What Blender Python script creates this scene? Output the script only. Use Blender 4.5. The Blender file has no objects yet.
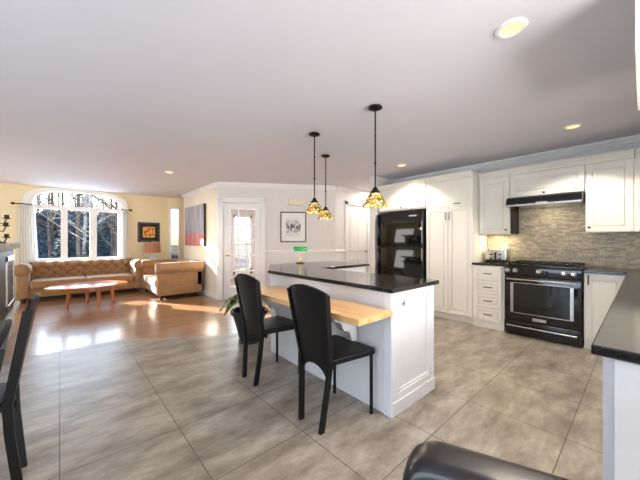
import bpy, bmesh, math, random
from mathutils import Vector, Matrix
random.seed(7)
sc = bpy.context.scene
COL = sc.collection
R = math.radians
PI = math.pi

# ------------------------------------------------------------------ camera, sky, sun, daylight, fill lamps, exposure
cam = bpy.data.objects.new('camera', bpy.data.cameras.new('camera'))
COL.objects.link(cam)
cam.location = (0, 0, 1.23)
cam.rotation_euler = (R(90), 0, R(-41.92))
cam.data.sensor_width = 36
cam.data.lens = 36 * 290 / 640
cam.data.shift_y = 1 / 640
cam.data.clip_start = .05
cam.data.clip_end = 400
sc.camera = cam

vs = sc.view_settings
vs.view_transform = 'Standard'
vs.look = 'None'
vs.gamma = 1
vs.use_curve_mapping = False
vs.exposure = 0.36

W = bpy.data.worlds.new('sky')
sc.world = W
W.use_nodes = True
wn = W.node_tree.nodes
wl = W.node_tree.links
wn.clear()
wo = wn.new('ShaderNodeOutputWorld')
wb = wn.new('ShaderNodeBackground')
st = wn.new('ShaderNodeTexSky')
st.sky_type = 'NISHITA'
st.sun_disc = False
st.sun_elevation = R(22)
st.sun_rotation = R(-26)
st.air_density = 1.0
st.dust_density = 1.5
wb.inputs['Strength'].default_value = 0.8
wl.new(st.outputs[0], wb.inputs['Color'])
wl.new(wb.outputs[0], wo.inputs['Surface'])


def lamp(name, kind, loc, energy, color=(1, 1, 1), direction=None, **kw):
    d = bpy.data.lights.new(name, kind)
    d.energy = energy
    d.color = color
    for k, v in kw.items():
        setattr(d, k, v)
    o = bpy.data.objects.new(name, d)
    COL.objects.link(o)
    o.location = loc
    if direction is not None:
        o.rotation_euler = Vector(direction).to_track_quat('-Z', 'Y').to_euler()
    return o


lamp('sun', 'SUN', (0, 20, 12), 30.0, (1.0, .92, .78), (.515, -.90, -.38), angle=R(.6))
# unseen fill lamps added behind and beside the camera; daylight at the far window
lamp('left_fill', 'AREA', (-2.85, .4, 1.3), 125, (.55, .75, 1.0), (1, 0, .3), shape='RECTANGLE', size=4.0, size_y=2.1)  # added fill in front of the solid left wall
lamp('rear_fill', 'AREA', (2.0, -2.75, 1.3), 275, (1.0, .965, .91), (0, 1, .2), shape='RECTANGLE', size=3.4, size_y=2.1)  # added fill in front of the solid rear wall
lamp('window_daylight', 'AREA', (.36, 9.5, 1.7), 60, (.55, .76, 1.0), (0, -1, -.05), shape='RECTANGLE', size=2.6, size_y=1.9)
lamp('living_fill', 'AREA', (-2.85, 6.9, 1.3), 50, (.98, .97, .95), (1, 0, .3), shape='RECTANGLE', size=2.0, size_y=1.9)  # added to brighten the living room; the wall here has no window
lamp('hall_daylight', 'AREA', (4.6, 8.6, 1.4), 45, (1.0, .97, .95), (0, -1, 0), shape='RECTANGLE', size=1.0, size_y=1.8)


lamp('hall_fill', 'AREA', (5.8, 4.05, 2.42), 22, (1.0, .92, .82), (0, 0, -1), shape='DISK', size=1.2)  # unseen fill, added to lift the dark hall door
lamp('foyer_fill', 'AREA', (4.4, 6.6, 2.42), 45, (1.0, .95, .9), (0, 0, -1), shape='DISK', size=.6)  # unseen fill, added to brighten the room behind the glazed door


# ------------------------------------------------------------------ materials
def newmat(name):
    m = bpy.data.materials.new(name)
    m.use_nodes = True
    nt = m.node_tree
    b = nt.nodes['Principled BSDF']
    return m, nt, b


def lin(c):
    return tuple(((v / 255) / 12.92 if v / 255 <= .04045 else ((v / 255 + .055) / 1.055) ** 2.4) for v in c) + (1,)


def objcoord(nt, scale=(1, 1, 1), loc=(0, 0, 0), rot=(0, 0, 0)):
    tc = nt.nodes.new('ShaderNodeTexCoord')
    mp = nt.nodes.new('ShaderNodeMapping')
    mp.inputs['Scale'].default_value = scale
    mp.inputs['Location'].default_value = loc
    mp.inputs['Rotation'].default_value = rot
    nt.links.new(tc.outputs['Object'], mp.inputs['Vector'])
    return mp.outputs[0]


def noise(nt, vec, scale, detail=4, rough=.55):
    n = nt.nodes.new('ShaderNodeTexNoise')
    n.inputs['Scale'].default_value = scale
    n.inputs['Detail'].default_value = detail
    n.inputs['Roughness'].default_value = rough
    nt.links.new(vec, n.inputs['Vector'])
    return n.outputs['Fac']


def ramp(nt, fac, stops):
    r = nt.nodes.new('ShaderNodeValToRGB')
    e = r.color_ramp.elements
    while len(e) < len(stops):
        e.new(.5)
    for i, (p, c) in enumerate(stops):
        e[i].position = p
        e[i].color = c
    nt.links.new(fac, r.inputs['Fac'])
    return r.outputs['Color']


def mix(nt, fac, a, b, mode='MIX'):
    n = nt.nodes.new('ShaderNodeMix')
    n.data_type = 'RGBA'
    n.blend_type = mode
    for s, v in ((0, fac), (6, a), (7, b)):
        if hasattr(v, 'is_linked'):
            nt.links.new(v, n.inputs[s])
        else:
            n.inputs[s].default_value = v
    return n.outputs[2]


def bump(nt, b, h, strength=.2, dist=.01):
    n = nt.nodes.new('ShaderNodeBump')
    n.inputs['Strength'].default_value = strength
    n.inputs['Distance'].default_value = dist
    nt.links.new(h, n.inputs['Height'])
    nt.links.new(n.outputs[0], b.inputs['Normal'])


def simple(name, rgb, rough=.5, metal=0, var=.06, nscale=6, coat=0, spec=.5, bmp=0):
    m, nt, b = newmat(name)
    c = lin(rgb)
    d = tuple(v * (1 - var * 2) for v in c[:3]) + (1,)
    v = objcoord(nt)
    n = noise(nt, v, nscale)
    col = ramp(nt, n, [(.35, d), (.65, c)])
    nt.links.new(col, b.inputs['Base Color'])
    b.inputs['Roughness'].default_value = rough
    b.inputs['Metallic'].default_value = metal
    b.inputs['Coat Weight'].default_value = coat
    b.inputs['Specular IOR Level'].default_value = spec
    if bmp:
        bump(nt, b, noise(nt, v, 140, 3), bmp, .004)
    return m


def emit(name, rgb, strength):
    m, nt, b = newmat(name)
    b.inputs['Base Color'].default_value = lin(rgb)
    b.inputs['Emission Color'].default_value = lin(rgb)
    b.inputs['Emission Strength'].default_value = strength
    return m


M = {}
M['wall_grey'] = simple('painted_grey_wall', (222, 217, 214), .6, var=.015, nscale=2)
M['wall_yellow'] = simple('painted_yellow_wall', (234, 218, 178), .6, var=.015, nscale=2)
M['wall_cream'] = simple('painted_cream_wall', (232, 222, 205), .6, var=.015, nscale=2)
M['ceiling'] = simple('ceiling_paint', (220, 218, 226), .7, var=.01, nscale=2)
M['trim'] = simple('white_trim_paint', (236, 235, 232), .35, var=.01)
M['cab'] = simple('cream_white_cabinet_lacquer', (233, 229, 220), .32, var=.012)
M['island'] = simple('cool_white_island_paint', (228, 229, 232), .35, var=.012)
M['granite'] = simple('black_granite', (44, 41, 39), .13, var=.2, nscale=90, spec=.6)
M['black_gloss'] = simple('glossy_black_enamel', (12, 12, 13), .06, var=.05, spec=.6)
M['black_matte'] = simple('matte_black', (20, 20, 21), .45, var=.1)
M['black_iron'] = simple('cast_iron', (22, 22, 23), .5, .3, var=.1)
M['chrome'] = simple('brushed_steel', (205, 203, 200), .24, 1, var=.04, nscale=30)
M['pewter'] = simple('dark_pewter', (70, 66, 62), .35, .8, var=.08)
M['brass'] = simple('polished_brass', (214, 172, 88), .25, 1, var=.05)
M['bronze'] = simple('oil_rubbed_bronze', (38, 30, 27), .4, .6, var=.15)
M['leather'] = simple('black_leather', (16, 16, 18), .42, spec=.28, var=.12, nscale=14, bmp=.12)
M['fgleather'] = simple('dark_brown_black_leather', (20, 18, 18), .3, var=.15, nscale=10, bmp=.06, coat=.2)
M['dark_foot'] = simple('dark_turned_wood', (42, 26, 18), .4, var=.15)
M['shade_fabric'] = simple('rosy_tan_lampshade_fabric', (176, 122, 92), .8, var=.06, nscale=60)
M['ceramic'] = simple('white_ceramic', (232, 228, 222), .25, var=.02)
M['plastic_white'] = simple('white_plastic', (214, 211, 206), .4, var=.01)
M['plastic_cream'] = simple('cream_plastic', (225, 217, 196), .45, var=.02)
M['pot'] = simple('charcoal_planter_resin', (48, 48, 50), .45, var=.12, nscale=12)
M['soil'] = simple('potting_soil', (38, 28, 22), .9, var=.3, nscale=60)
M['green_glass'] = simple('green_banker_glass', (30, 170, 80), .12, var=.06)
M['candle'] = simple('ivory_candle_wax', (232, 222, 196), .5, var=.03)
M['black_frame'] = simple('black_picture_frame', (18, 15, 14), .35, var=.1)
M['mat_white'] = simple('white_mat_board', (236, 234, 230), .8, var=.01)
M['mat_black'] = simple('black_mat_board', (28, 25, 22), .7, var=.05)
M['gold'] = simple('gilt_inner_frame', (196, 150, 70), .35, .7, var=.12, nscale=40)
M['canvas_side'] = simple('dark_canvas_edge', (30, 24, 24), .6, var=.1)

# upholstery
def fabric(name, rgb):
    m, nt, b = newmat(name)
    v = objcoord(nt)
    n = noise(nt, v, 9, 5)
    col = ramp(nt, n, [(.3, lin(tuple(c * .86 for c in rgb))), (.7, lin(rgb))])
    nt.links.new(col, b.inputs['Base Color'])
    b.inputs['Roughness'].default_value = .62
    b.inputs['Sheen Weight'].default_value = .35
    bump(nt, b, noise(nt, v, 220, 2), .15, .003)
    return m


M['tan'] = fabric('tan_nubuck_upholstery', (160, 118, 74))
M['curtain'] = None
m, nt, b = newmat('white_sheer_curtain')
b.inputs['Base Color'].default_value = lin((246, 244, 241))
b.inputs['Roughness'].default_value = .85
tr = nt.nodes.new('ShaderNodeBsdfTranslucent')
tr.inputs['Color'].default_value = lin((250, 248, 244))
mx = nt.nodes.new('ShaderNodeMixShader')
mx.inputs[0].default_value = .5
wv = noise(nt, objcoord(nt, (300, 300, 30)), 1, 2)
bump(nt, b, wv, .1, .002)
nt.links.new(b.outputs[0], mx.inputs[1])
nt.links.new(tr.outputs[0], mx.inputs[2])
nt.links.new(mx.outputs[0], nt.nodes['Material Output'].inputs['Surface'])
M['curtain'] = m

# clear glass
def glass(name, tint=(1, 1, 1), fac=.9, rough=.02):
    m, nt, b = newmat(name)
    out = nt.nodes['Material Output']
    t = nt.nodes.new('ShaderNodeBsdfTransparent')
    t.inputs['Color'].default_value = tint + (1,)
    g = nt.nodes.new('ShaderNodeBsdfGlossy')
    g.inputs['Roughness'].default_value = rough
    fr = nt.nodes.new('ShaderNodeFresnel')
    fr.inputs['IOR'].default_value = 1.06
    x = nt.nodes.new('ShaderNodeMixShader')
    nt.links.new(fr.outputs[0], x.inputs[0])
    nt.links.new(t.outputs[0], x.inputs[1])
    nt.links.new(g.outputs[0], x.inputs[2])
    nt.links.new(x.outputs[0], out.inputs['Surface'])
    return m


M['glass'] = glass('clear_window_glass', (.96, .98, 1.0))
M['grey_glass'] = glass('grey_tinted_glass', (.5, .53, .55))
M['oven_glass'] = simple('dark_oven_glass', (16, 17, 18), .05, var=.05, spec=.7)

# floor tile
m, nt, b = newmat('grey_porcelain_tile')
v = objcoord(nt, loc=(0, .255, 0))
br = nt.nodes.new('ShaderNodeTexBrick')
br.offset = 0
br.squash = 1
for k, val in (('Scale', 1), ('Mortar Size', .0028), ('Mortar Smooth', .1), ('Brick Width', .585), ('Row Height', .575), ('Bias', 0)):
    br.inputs[k].default_value = val
nt.links.new(v, br.inputs['Vector'])
br.inputs['Color1'].default_value = (.42, .42, .42, 1)
br.inputs['Color2'].default_value = (.58, .58, .58, 1)
br.inputs['Mortar'].default_value = (.5, .5, .5, 1)
streak = noise(nt, objcoord(nt, (1.5, 3.6, 1), rot=(0, 0, R(42))), 1.6, 9, .66)
col = ramp(nt, streak, [(.3, lin((104, 94, 83))), (.5, lin((148, 138, 125))), (.7, lin((182, 173, 161)))])
col = mix(nt, .35, col, br.outputs['Color'], 'SOFT_LIGHT')
fine = noise(nt, objcoord(nt, (5, 15, 1), rot=(0, 0, R(42))), 2.5, 7, .75)
col = mix(nt, .3, col, ramp(nt, fine, [(.35, (.3, .29, .28, 1)), (.65, (.72, .71, .7, 1))]), 'OVERLAY')
col = mix(nt, br.outputs['Fac'], col, lin((84, 77, 70)))
nt.links.new(col, b.inputs['Base Color'])
rr = ramp(nt, fine, [(.3, (.26, .26, .26, 1)), (.7, (.42, .42, .42, 1))])
nt.links.new(rr, b.inputs['Roughness'])
bump(nt, b, br.outputs['Fac'], -.25, .003)
M['tile'] = m

# hardwood
m, nt, b = newmat('oak_strip_flooring')
v = objcoord(nt)
br = nt.nodes.new('ShaderNodeTexBrick')
br.offset = .37
for k, val in (('Scale', 1), ('Mortar Size', .0012), ('Brick Width', 1.1), ('Row Height', .083), ('Bias', 0)):
    br.inputs[k].default_value = val
br.inputs['Color1'].default_value = lin((138, 104, 76))
br.inputs['Color2'].default_value = lin((168, 130, 98))
br.inputs['Mortar'].default_value = lin((88, 60, 40))
nt.links.new(v, br.inputs['Vector'])
gr = noise(nt, objcoord(nt, (2, 40, 1)), 2, 6, .6)
col = mix(nt, .45, br.outputs['Color'], ramp(nt, gr, [(.3, (.3, .27, .24, 1)), (.7, (.7, .68, .66, 1))]), 'OVERLAY')
nt.links.new(col, b.inputs['Base Color'])
b.inputs['Roughness'].default_value = .28
b.inputs['Coat Weight'].default_value = .5
b.inputs['Coat Roughness'].default_value = .13
M['wood_floor'] = m


def woodmat(name, dark, light, stretch, width=.045, rough=.3, length=.6):
    m, nt, b = newmat(name)
    v = objcoord(nt)
    if width:
        br = nt.nodes.new('ShaderNodeTexBrick')
        br.offset = .43
        for k, val in (('Scale', 1), ('Mortar Size', .0006), ('Brick Width', length), ('Row Height', width)):
            br.inputs[k].default_value = val
        br.inputs['Color1'].default_value = lin(dark)
        br.inputs['Color2'].default_value = lin(light)
        br.inputs['Mortar'].default_value = lin(tuple(c * .8 for c in dark))
        mp = nt.nodes.new('ShaderNodeMapping')
        nt.links.new(v, mp.inputs['Vector'])
        if stretch[1] < stretch[0]:
            mp.inputs['Rotation'].default_value = (0, 0, PI / 2)
        nt.links.new(mp.outputs[0], br.inputs['Vector'])
        base = br.outputs['Color']
    else:
        base = lin(light)
    g = noise(nt, objcoord(nt, stretch), 2.2, 6, .6)
    col = mix(nt, .4, base, ramp(nt, g, [(.3, (.32, .3, .28, 1)), (.7, (.68, .67, .66, 1))]), 'OVERLAY')
    nt.links.new(col, b.inputs['Base Color'])
    b.inputs['Roughness'].default_value = rough
    return m


m, nt, b = newmat('maple_butcher_block')
strip = noise(nt, objcoord(nt, (24, .8, 24)), 1.0, 2, .5)
gg = noise(nt, objcoord(nt, (60, 3, 60)), 1.5, 5, .6)
col = ramp(nt, strip, [(.3, lin((196, 146, 92))), (.5, lin((214, 170, 116))), (.7, lin((228, 188, 136)))])
col = mix(nt, .3, col, ramp(nt, gg, [(.3, (.36, .34, .32, 1)), (.7, (.66, .65, .64, 1))]), 'OVERLAY')
nt.links.new(col, b.inputs['Base Color'])
b.inputs['Roughness'].default_value = .32
M['butcher'] = m
M['table_wood'] = woodmat('cherry_table_wood', (150, 92, 50), (172, 110, 62), (3, 22, 22), None, .22)
M['trunk_dark'] = woodmat('dark_bark', (58, 50, 46), (78, 68, 62), (14, 14, 2), None, .9)

# stacked stone strip mosaic
m, nt, b = newmat('stone_strip_mosaic')
v = objcoord(nt)
sep = nt.nodes.new('ShaderNodeSeparateXYZ')
nt.links.new(v, sep.inputs[0])
cmb = nt.nodes.new('ShaderNodeCombineXYZ')
ad = nt.nodes.new('ShaderNodeMath')
ad.operation = 'ADD'
nt.links.new(sep.outputs[0], ad.inputs[0])
nt.links.new(sep.outputs[1], ad.inputs[1])
nt.links.new(ad.outputs[0], cmb.inputs[0])
nt.links.new(sep.outputs[2], cmb.inputs[1])
br = nt.nodes.new('ShaderNodeTexBrick')
br.offset = .4
br.offset_frequency = 3
br.squash = .7
br.squash_frequency = 2
for k, val in (('Scale', 1), ('Mortar Size', .0012), ('Brick Width', .085), ('Row Height', .019), ('Bias', 0)):
    br.inputs[k].default_value = val
br.inputs['Color1'].default_value = lin((150, 140, 122))
br.inputs['Color2'].default_value = lin((196, 188, 172))
br.inputs['Mortar'].default_value = lin((140, 130, 114))
nt.links.new(cmb.outputs[0], br.inputs['Vector'])
pat = noise(nt, cmb.outputs[0], 26, 3, .6)
col = mix(nt, .5, br.outputs['Color'], ramp(nt, pat, [(.32, (.33, .32, .3, 1)), (.68, (.7, .69, .66, 1))]), 'OVERLAY')
nt.links.new(col, b.inputs['Base Color'])
b.inputs['Roughness'].default_value = .45
bump(nt, b, br.outputs['Fac'], -.4, .004)
M['mosaic'] = m

# rough fireplace stone
m, nt, b = newmat('pale_rough_stone')
v = objcoord(nt)
vo = nt.nodes.new('ShaderNodeTexVoronoi')
vo.inputs['Scale'].default_value = 7
nt.links.new(v, vo.inputs['Vector'])
n = noise(nt, v, 30, 6, .7)
col = mix(nt, .5, ramp(nt, n, [(.3, lin((140, 136, 130))), (.7, lin((226, 222, 214)))]), vo.outputs['Color'], 'SOFT_LIGHT')
hs = nt.nodes.new('ShaderNodeHueSaturation')
hs.inputs['Saturation'].default_value = .25
nt.links.new(col, hs.inputs['Color'])
nt.links.new(hs.outputs[0], b.inputs['Base Color'])
b.inputs['Roughness'].default_value = .8
bump(nt, b, n, .6, .02)
M['stone'] = m

# stained glass lamp shade, lit from inside
m, nt, b = newmat('lit_stained_glass')
v = objcoord(nt)
vo = nt.nodes.new('ShaderNodeTexVoronoi')
vo.inputs['Scale'].default_value = 34
nt.links.new(v, vo.inputs['Vector'])
sp = nt.nodes.new('ShaderNodeSeparateColor')
nt.links.new(vo.outputs['Color'], sp.inputs[0])
col = ramp(nt, sp.outputs[0], [(0, lin((196, 142, 62))), (.22, lin((236, 196, 120))), (.42, lin((122, 62, 18))), (.55, lin((250, 226, 176))), (.7, lin((104, 112, 40))), (.85, lin((208, 150, 66)))])
r_ = col.node.color_ramp
r_.interpolation = 'CONSTANT'
vd = nt.nodes.new('ShaderNodeTexVoronoi')
vd.feature = 'DISTANCE_TO_EDGE'
vd.inputs['Scale'].default_value = 34
nt.links.new(v, vd.inputs['Vector'])
lead = ramp(nt, vd.outputs['Distance'], [(.03, (0, 0, 0, 1)), (.07, (1, 1, 1, 1))])
col = mix(nt, lead, (.02, .015, .01, 1), col)
nt.links.new(col, b.inputs['Base Color'])
nt.links.new(col, b.inputs['Emission Color'])
b.inputs['Emission Strength'].default_value = .25
b.inputs['Roughness'].default_value = .2
M['stained'] = m

# leaves
m, nt, b = newmat('variegated_leaf')
n = noise(nt, objcoord(nt, (8, 8, 8)), 4, 4)
nt.links.new(ramp(nt, n, [(.35, lin((44, 82, 34))), (.6, lin((92, 128, 58))), (.72, lin((190, 200, 150)))]), b.inputs['Base Color'])
b.inputs['Roughness'].default_value = .4
M['leaf'] = m
m, nt, b = newmat('conifer_needles')
n = noise(nt, objcoord(nt, (2, 2, 2)), 3, 5)
nt.links.new(ramp(nt, n, [(.35, lin((56, 74, 84))), (.65, lin((120, 148, 166)))]), b.inputs['Base Color'])
b.inputs['Roughness'].default_value = .8
M['needles'] = m
M['bark'] = simple('grey_brown_bark', (112, 98, 88), .9, var=.25, nscale=12)
M['birch'] = simple('pale_birch_bark', (206, 198, 190), .8, var=.3, nscale=9)
m, nt, b = newmat('leaf_litter_ground')
n = noise(nt, objcoord(nt), 1.6, 8, .7)
nt.links.new(ramp(nt, n, [(.35, lin((52, 46, 42))), (.55, lin((92, 76, 64))), (.7, lin((112, 108, 112)))]), b.inputs['Base Color'])
b.inputs['Roughness'].default_value = .95
M['litter'] = m

# painting: bare grey trunks over a red undergrowth (procedural strokes)
m, nt, b = newmat('trunk_and_red_grass_canvas')
v = objcoord(nt)
s1 = noise(nt, objcoord(nt, (1, 22, .7)), 1, 4, .6)
col = ramp(nt, s1, [(.34, lin((62, 62, 74))), (.47, lin((130, 130, 140))), (.6, lin((180, 178, 184)))])
sep = nt.nodes.new('ShaderNodeSeparateXYZ')
nt.links.new(v, sep.inputs[0])
ns = noise(nt, objcoord(nt, (1, 6, 3)), 1.5, 5, .6)
mm = nt.nodes.new('ShaderNodeMath')
mm.operation = 'MULTIPLY_ADD'
nt.links.new(ns, mm.inputs[0])
mm.inputs[1].default_value = .55
nt.links.new(sep.outputs[2], mm.inputs[2])
red = ramp(nt, mm.outputs[0], [(0, (0, 0, 0, 1)), (.02, (0, 0, 0, 1)), (.14, (1, 1, 1, 1))])
col = mix(nt, red, mix(nt, .3, lin((196, 56, 50)), col), col)
nt.links.new(col, b.inputs['Base Color'])
b.inputs['Roughness'].default_value = .6
M['canvas'] = m

# small sketch print
m, nt, b = newmat('ink_sketch_print')
v = objcoord(nt)
n1 = noise(nt, objcoord(nt, (26, 1, 10)), 1.2, 5, .7)
sep = nt.nodes.new('ShaderNodeSeparateXYZ')
nt.links.new(v, sep.inputs[0])
a1 = nt.nodes.new('ShaderNodeMath')
a1.operation = 'ABSOLUTE'
nt.links.new(sep.outputs[2], a1.inputs[0])
a2 = nt.nodes.new('ShaderNodeMath')
a2.operation = 'MULTIPLY_ADD'
nt.links.new(a1.outputs[0], a2.inputs[0])
a2.inputs[1].default_value = .95
nt.links.new(n1, a2.inputs[2])
nt.links.new(ramp(nt, a2.outputs[0], [(.49, lin((44, 42, 44))), (.53, lin((150, 148, 150))), (.6, lin((226, 224, 224)))]), b.inputs['Base Color'])
b.inputs['Roughness'].default_value = .8
M['sketch'] = m
m, nt, b = newmat('small_warm_print')
n = noise(nt, objcoord(nt), 16, 3, .6)
nt.links.new(ramp(nt, n, [(.36, lin((60, 26, 18))), (.46, lin((190, 70, 34))), (.55, lin((236, 190, 110))), (.66, lin((150, 60, 30)))]), b.inputs['Base Color'])
b.inputs['Roughness'].default_value = .6
M['warm_print'] = m
M['lampdisc'] = emit('warm_downlight_lens', (255, 208, 136), 1.2)


# ------------------------------------------------------------------ mesh helpers
class MB:
    def __init__(s):
        s.bm = bmesh.new()

    def _merge(s, t, mat=None):
        if mat is not None:
            bmesh.ops.transform(t, matrix=mat, verts=t.verts)
        me = bpy.data.meshes.new('t')
        t.to_mesh(me)
        t.free()
        s.bm.from_mesh(me)
        bpy.data.meshes.remove(me)

    def box(s, x0, x1, y0, y1, z0, z1, bev=0, seg=1, mat=None):
        t = bmesh.new()
        bmesh.ops.create_cube(t, size=1)
        for v in t.verts:
            v.co = Vector(((x0 + x1) / 2 + v.co.x * (x1 - x0), (y0 + y1) / 2 + v.co.y * (y1 - y0), (z0 + z1) / 2 + v.co.z * (z1 - z0)))
        if bev:
            bmesh.ops.bevel(t, geom=t.edges[:], offset=bev, segments=seg, profile=.6, affect='EDGES', clamp_overlap=True)
        s._merge(t, mat)
        return s

    def prism(s, pts, z0, z1, bev=0, seg=1, mat=None):
        t = bmesh.new()
        lo = [t.verts.new((p[0], p[1], z0)) for p in pts]
        hi = [t.verts.new((p[0], p[1], z1)) for p in pts]
        n = len(pts)
        t.faces.new(lo[::-1])
        t.faces.new(hi)
        for i in range(n):
            t.faces.new((lo[i], lo[(i + 1) % n], hi[(i + 1) % n], hi[i]))
        bmesh.ops.recalc_face_normals(t, faces=t.faces)
        if bev:
            es = [e for e in t.edges if abs(e.verts[0].co.z - e.verts[1].co.z) < 1e-6]
            bmesh.ops.bevel(t, geom=es, offset=bev, segments=seg, profile=.6, affect='EDGES', clamp_overlap=True)
        s._merge(t, mat)
        return s

    def tube(s, pts, rad, n=10, mat=None, cap=True):
        t = bmesh.new()
        pts = [Vector(p) for p in pts]
        rs = rad if isinstance(rad, (list, tuple)) else [rad] * len(pts)
        rings = []
        up = None
        for i, p in enumerate(pts):
            a = pts[max(i - 1, 0)]
            c = pts[min(i + 1, len(pts) - 1)]
            d = (c - a).normalized()
            if up is None:
                up = Vector((0, 0, 1)) if abs(d.z) < .9 else Vector((1, 0, 0))
            u = d.cross(up).normalized()
            w = u.cross(d).normalized()
            up = w
            rings.append([t.verts.new(p + (u * math.cos(2 * PI * k / n) + w * math.sin(2 * PI * k / n)) * rs[i]) for k in range(n)])
        for i in range(len(rings) - 1):
            for k in range(n):
                t.faces.new((rings[i][k], rings[i][(k + 1) % n], rings[i + 1][(k + 1) % n], rings[i + 1][k]))
        if cap:
            t.faces.new(rings[0][::-1])
            t.faces.new(rings[-1])
        bmesh.ops.recalc_face_normals(t, faces=t.faces)
        s._merge(t, mat)
        return s

    def lathe(s, prof, n=24, mat=None, wav=0, wn=6):
        t = bmesh.new()
        rings = []
        for r, z in prof:
            rings.append([t.verts.new((r * math.cos(2 * PI * k / n), r * math.sin(2 * PI * k / n), z + (wav * r * math.cos(wn * 2 * PI * k / n) if wav else 0))) for k in range(n)])
        for i in range(len(rings) - 1):
            for k in range(n):
                t.faces.new((rings[i][k], rings[i][(k + 1) % n], rings[i + 1][(k + 1) % n], rings[i + 1][k]))
        if prof[0][0] > 1e-5:
            t.faces.new(rings[0][::-1])
        if prof[-1][0] > 1e-5:
            t.faces.new(rings[-1])
        bmesh.ops.remove_doubles(t, verts=t.verts, dist=1e-6)
        bmesh.ops.recalc_face_normals(t, faces=t.faces)
        s._merge(t, mat)
        return s

    def grid(s, fn, nu, nv, thick=0, mat=None, flip=False):
        """surface fn(u,v)->(x,y,z), u,v in 0..1; optional back sheet at thickness along a given vector"""
        t = bmesh.new()
        g = [[t.verts.new(fn(i / nu, j / nv)) for j in range(nv + 1)] for i in range(nu + 1)]
        for i in range(nu):
            for j in range(nv):
                t.faces.new((g[i][j], g[i + 1][j], g[i + 1][j + 1], g[i][j + 1]))
        if thick:
            bmesh.ops.recalc_face_normals(t, faces=t.faces)
            bmesh.ops.solidify(t, geom=t.faces[:], thickness=thick)
        s._merge(t, mat)
        return s

    def ball(s, c, r, sx=1, sy=1, sz=1, n=16):
        t = bmesh.new()
        bmesh.ops.create_uvsphere(t, u_segments=n, v_segments=max(6, n // 2), radius=r)
        for v in t.verts:
            v.co = Vector((c[0] + v.co.x * sx, c[1] + v.co.y * sy, c[2] + v.co.z * sz))
        s._merge(t)
        return s

    def build(s, name, mat, parent=None, smooth=True, angle=35, loc=None):
        me = bpy.data.meshes.new(name)
        s.bm.to_mesh(me)
        s.bm.free()
        me.materials.append(mat)
        if smooth:
            for p in me.polygons:
                p.use_smooth = True
            me.set_sharp_from_angle(angle=R(angle))
        o = bpy.data.objects.new(name, me)
        COL.objects.link(o)
        if parent is not None:
            o.parent = parent
        if loc is not None:
            o.location = loc
        return o


def thing(name, label, cat, loc=(0, 0, 0), rz=0, group=None):
    o = bpy.data.objects.new(name, None)
    o.empty_display_size = .1
    COL.objects.link(o)
    o.location = loc
    o.rotation_euler = (0, 0, rz)
    o['label'] = label
    o['category'] = cat
    if group:
        o['group'] = group
    return o


def tag(o, label, cat, group=None, kind=None):
    o['label'] = label
    o['category'] = cat
    if group:
        o['group'] = group
    if kind:
        o['kind'] = kind
    return o


def struct(o):
    o['kind'] = 'structure'
    return o


def copy_tree(o, parent=None):
    c = o.copy()
    COL.objects.link(c)
    if parent is not None:
        c.parent = parent
    for ch in list(o.children):
        copy_tree(ch, c)
    return c


def arcpts(cx, cy, r, a0, a1, n):
    return [(cx + r * math.cos(R(a0 + (a1 - a0) * i / n)), cy + r * math.sin(R(a0 + (a1 - a0) * i / n))) for i in range(n + 1)]


RX = Matrix.Rotation(PI / 2, 4, 'X')      # prism xy -> xz (extrusion goes to -y)

CEIL = 2.46
# ------------------------------------------------------------------ structure
# wood and tile floors meet along a line that turns 45 degrees
edge = [(-3.0, 4.36), (.57, 4.36), (1.62, 3.66), (5.2, 3.66)]
fl = MB().prism([(-3.1, -3.1), (7.2, -3.1), (7.2, 3.66)] + edge[::-1][1:3] + [(-3.1, 4.36)], -.05, 0).build('floor', M['tile'], smooth=False)
struct(fl)
f2 = MB().prism([(-3.1, 4.36)] + [edge[1], edge[2]] + [(7.2, 3.66), (7.2, 9.2), (-3.1, 9.2)], -.05, 0).build('floor', M['wood_floor'], smooth=False)
struct(f2)
struct(MB().box(-3.2, 7.3, -3.2, 9.25, CEIL, CEIL + .1).build('ceiling', M['ceiling'], smooth=False))

# straight walls with optional openings
def wall_x(name, x, y0, y1, mat, holes=(), t=.14):
    m_ = MB()
    ys = y0
    for (a, c, z0, z1) in sorted(holes):
        m_.box(x, x + t, ys, a, 0, CEIL)
        if z0 > 0:
            m_.box(x, x + t, a, c, 0, z0)
        m_.box(x, x + t, a, c, z1, CEIL)
        ys = c
    m_.box(x, x + t, ys, y1, 0, CEIL)
    return struct(m_.build(name, mat, smooth=False))


def wall_y(name, y, x0, x1, mat, holes=(), t=.14):
    m_ = MB()
    xs = x0
    for (a, c, z0, z1) in sorted(holes):
        m_.box(xs, a, y, y + t, 0, CEIL)
        if z0 > 0:
            m_.box(a, c, y, y + t, 0, z0)
        m_.box(a, c, y, y + t, z1, CEIL)
        xs = c
    m_.box(xs, x1, y, y + t, 0, CEIL)
    return struct(m_.build(name, mat, smooth=False))


wall_x('wall_left', -3.14, -3, 9, M['wall_yellow'])
wall_y('wall_rear', -3.14, -3, 7.2, M['wall_grey'])
# stove wall, its return to the right, hall end
wall_x('wall_stove', 5.06, -.62, 3.50, M['wall_grey'], t=.9)
struct(MB().box(4.42, 5.06, 3.37, 3.50, 0, CEIL).build('wall_fridge', M['wall_grey'], smooth=False))
wall_y('wall_right', -.76, 2.9, 5.96, M['wall_grey'])
wall_x('wall_hall_end', 7.06, -3, 9, M['wall_grey'])
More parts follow.
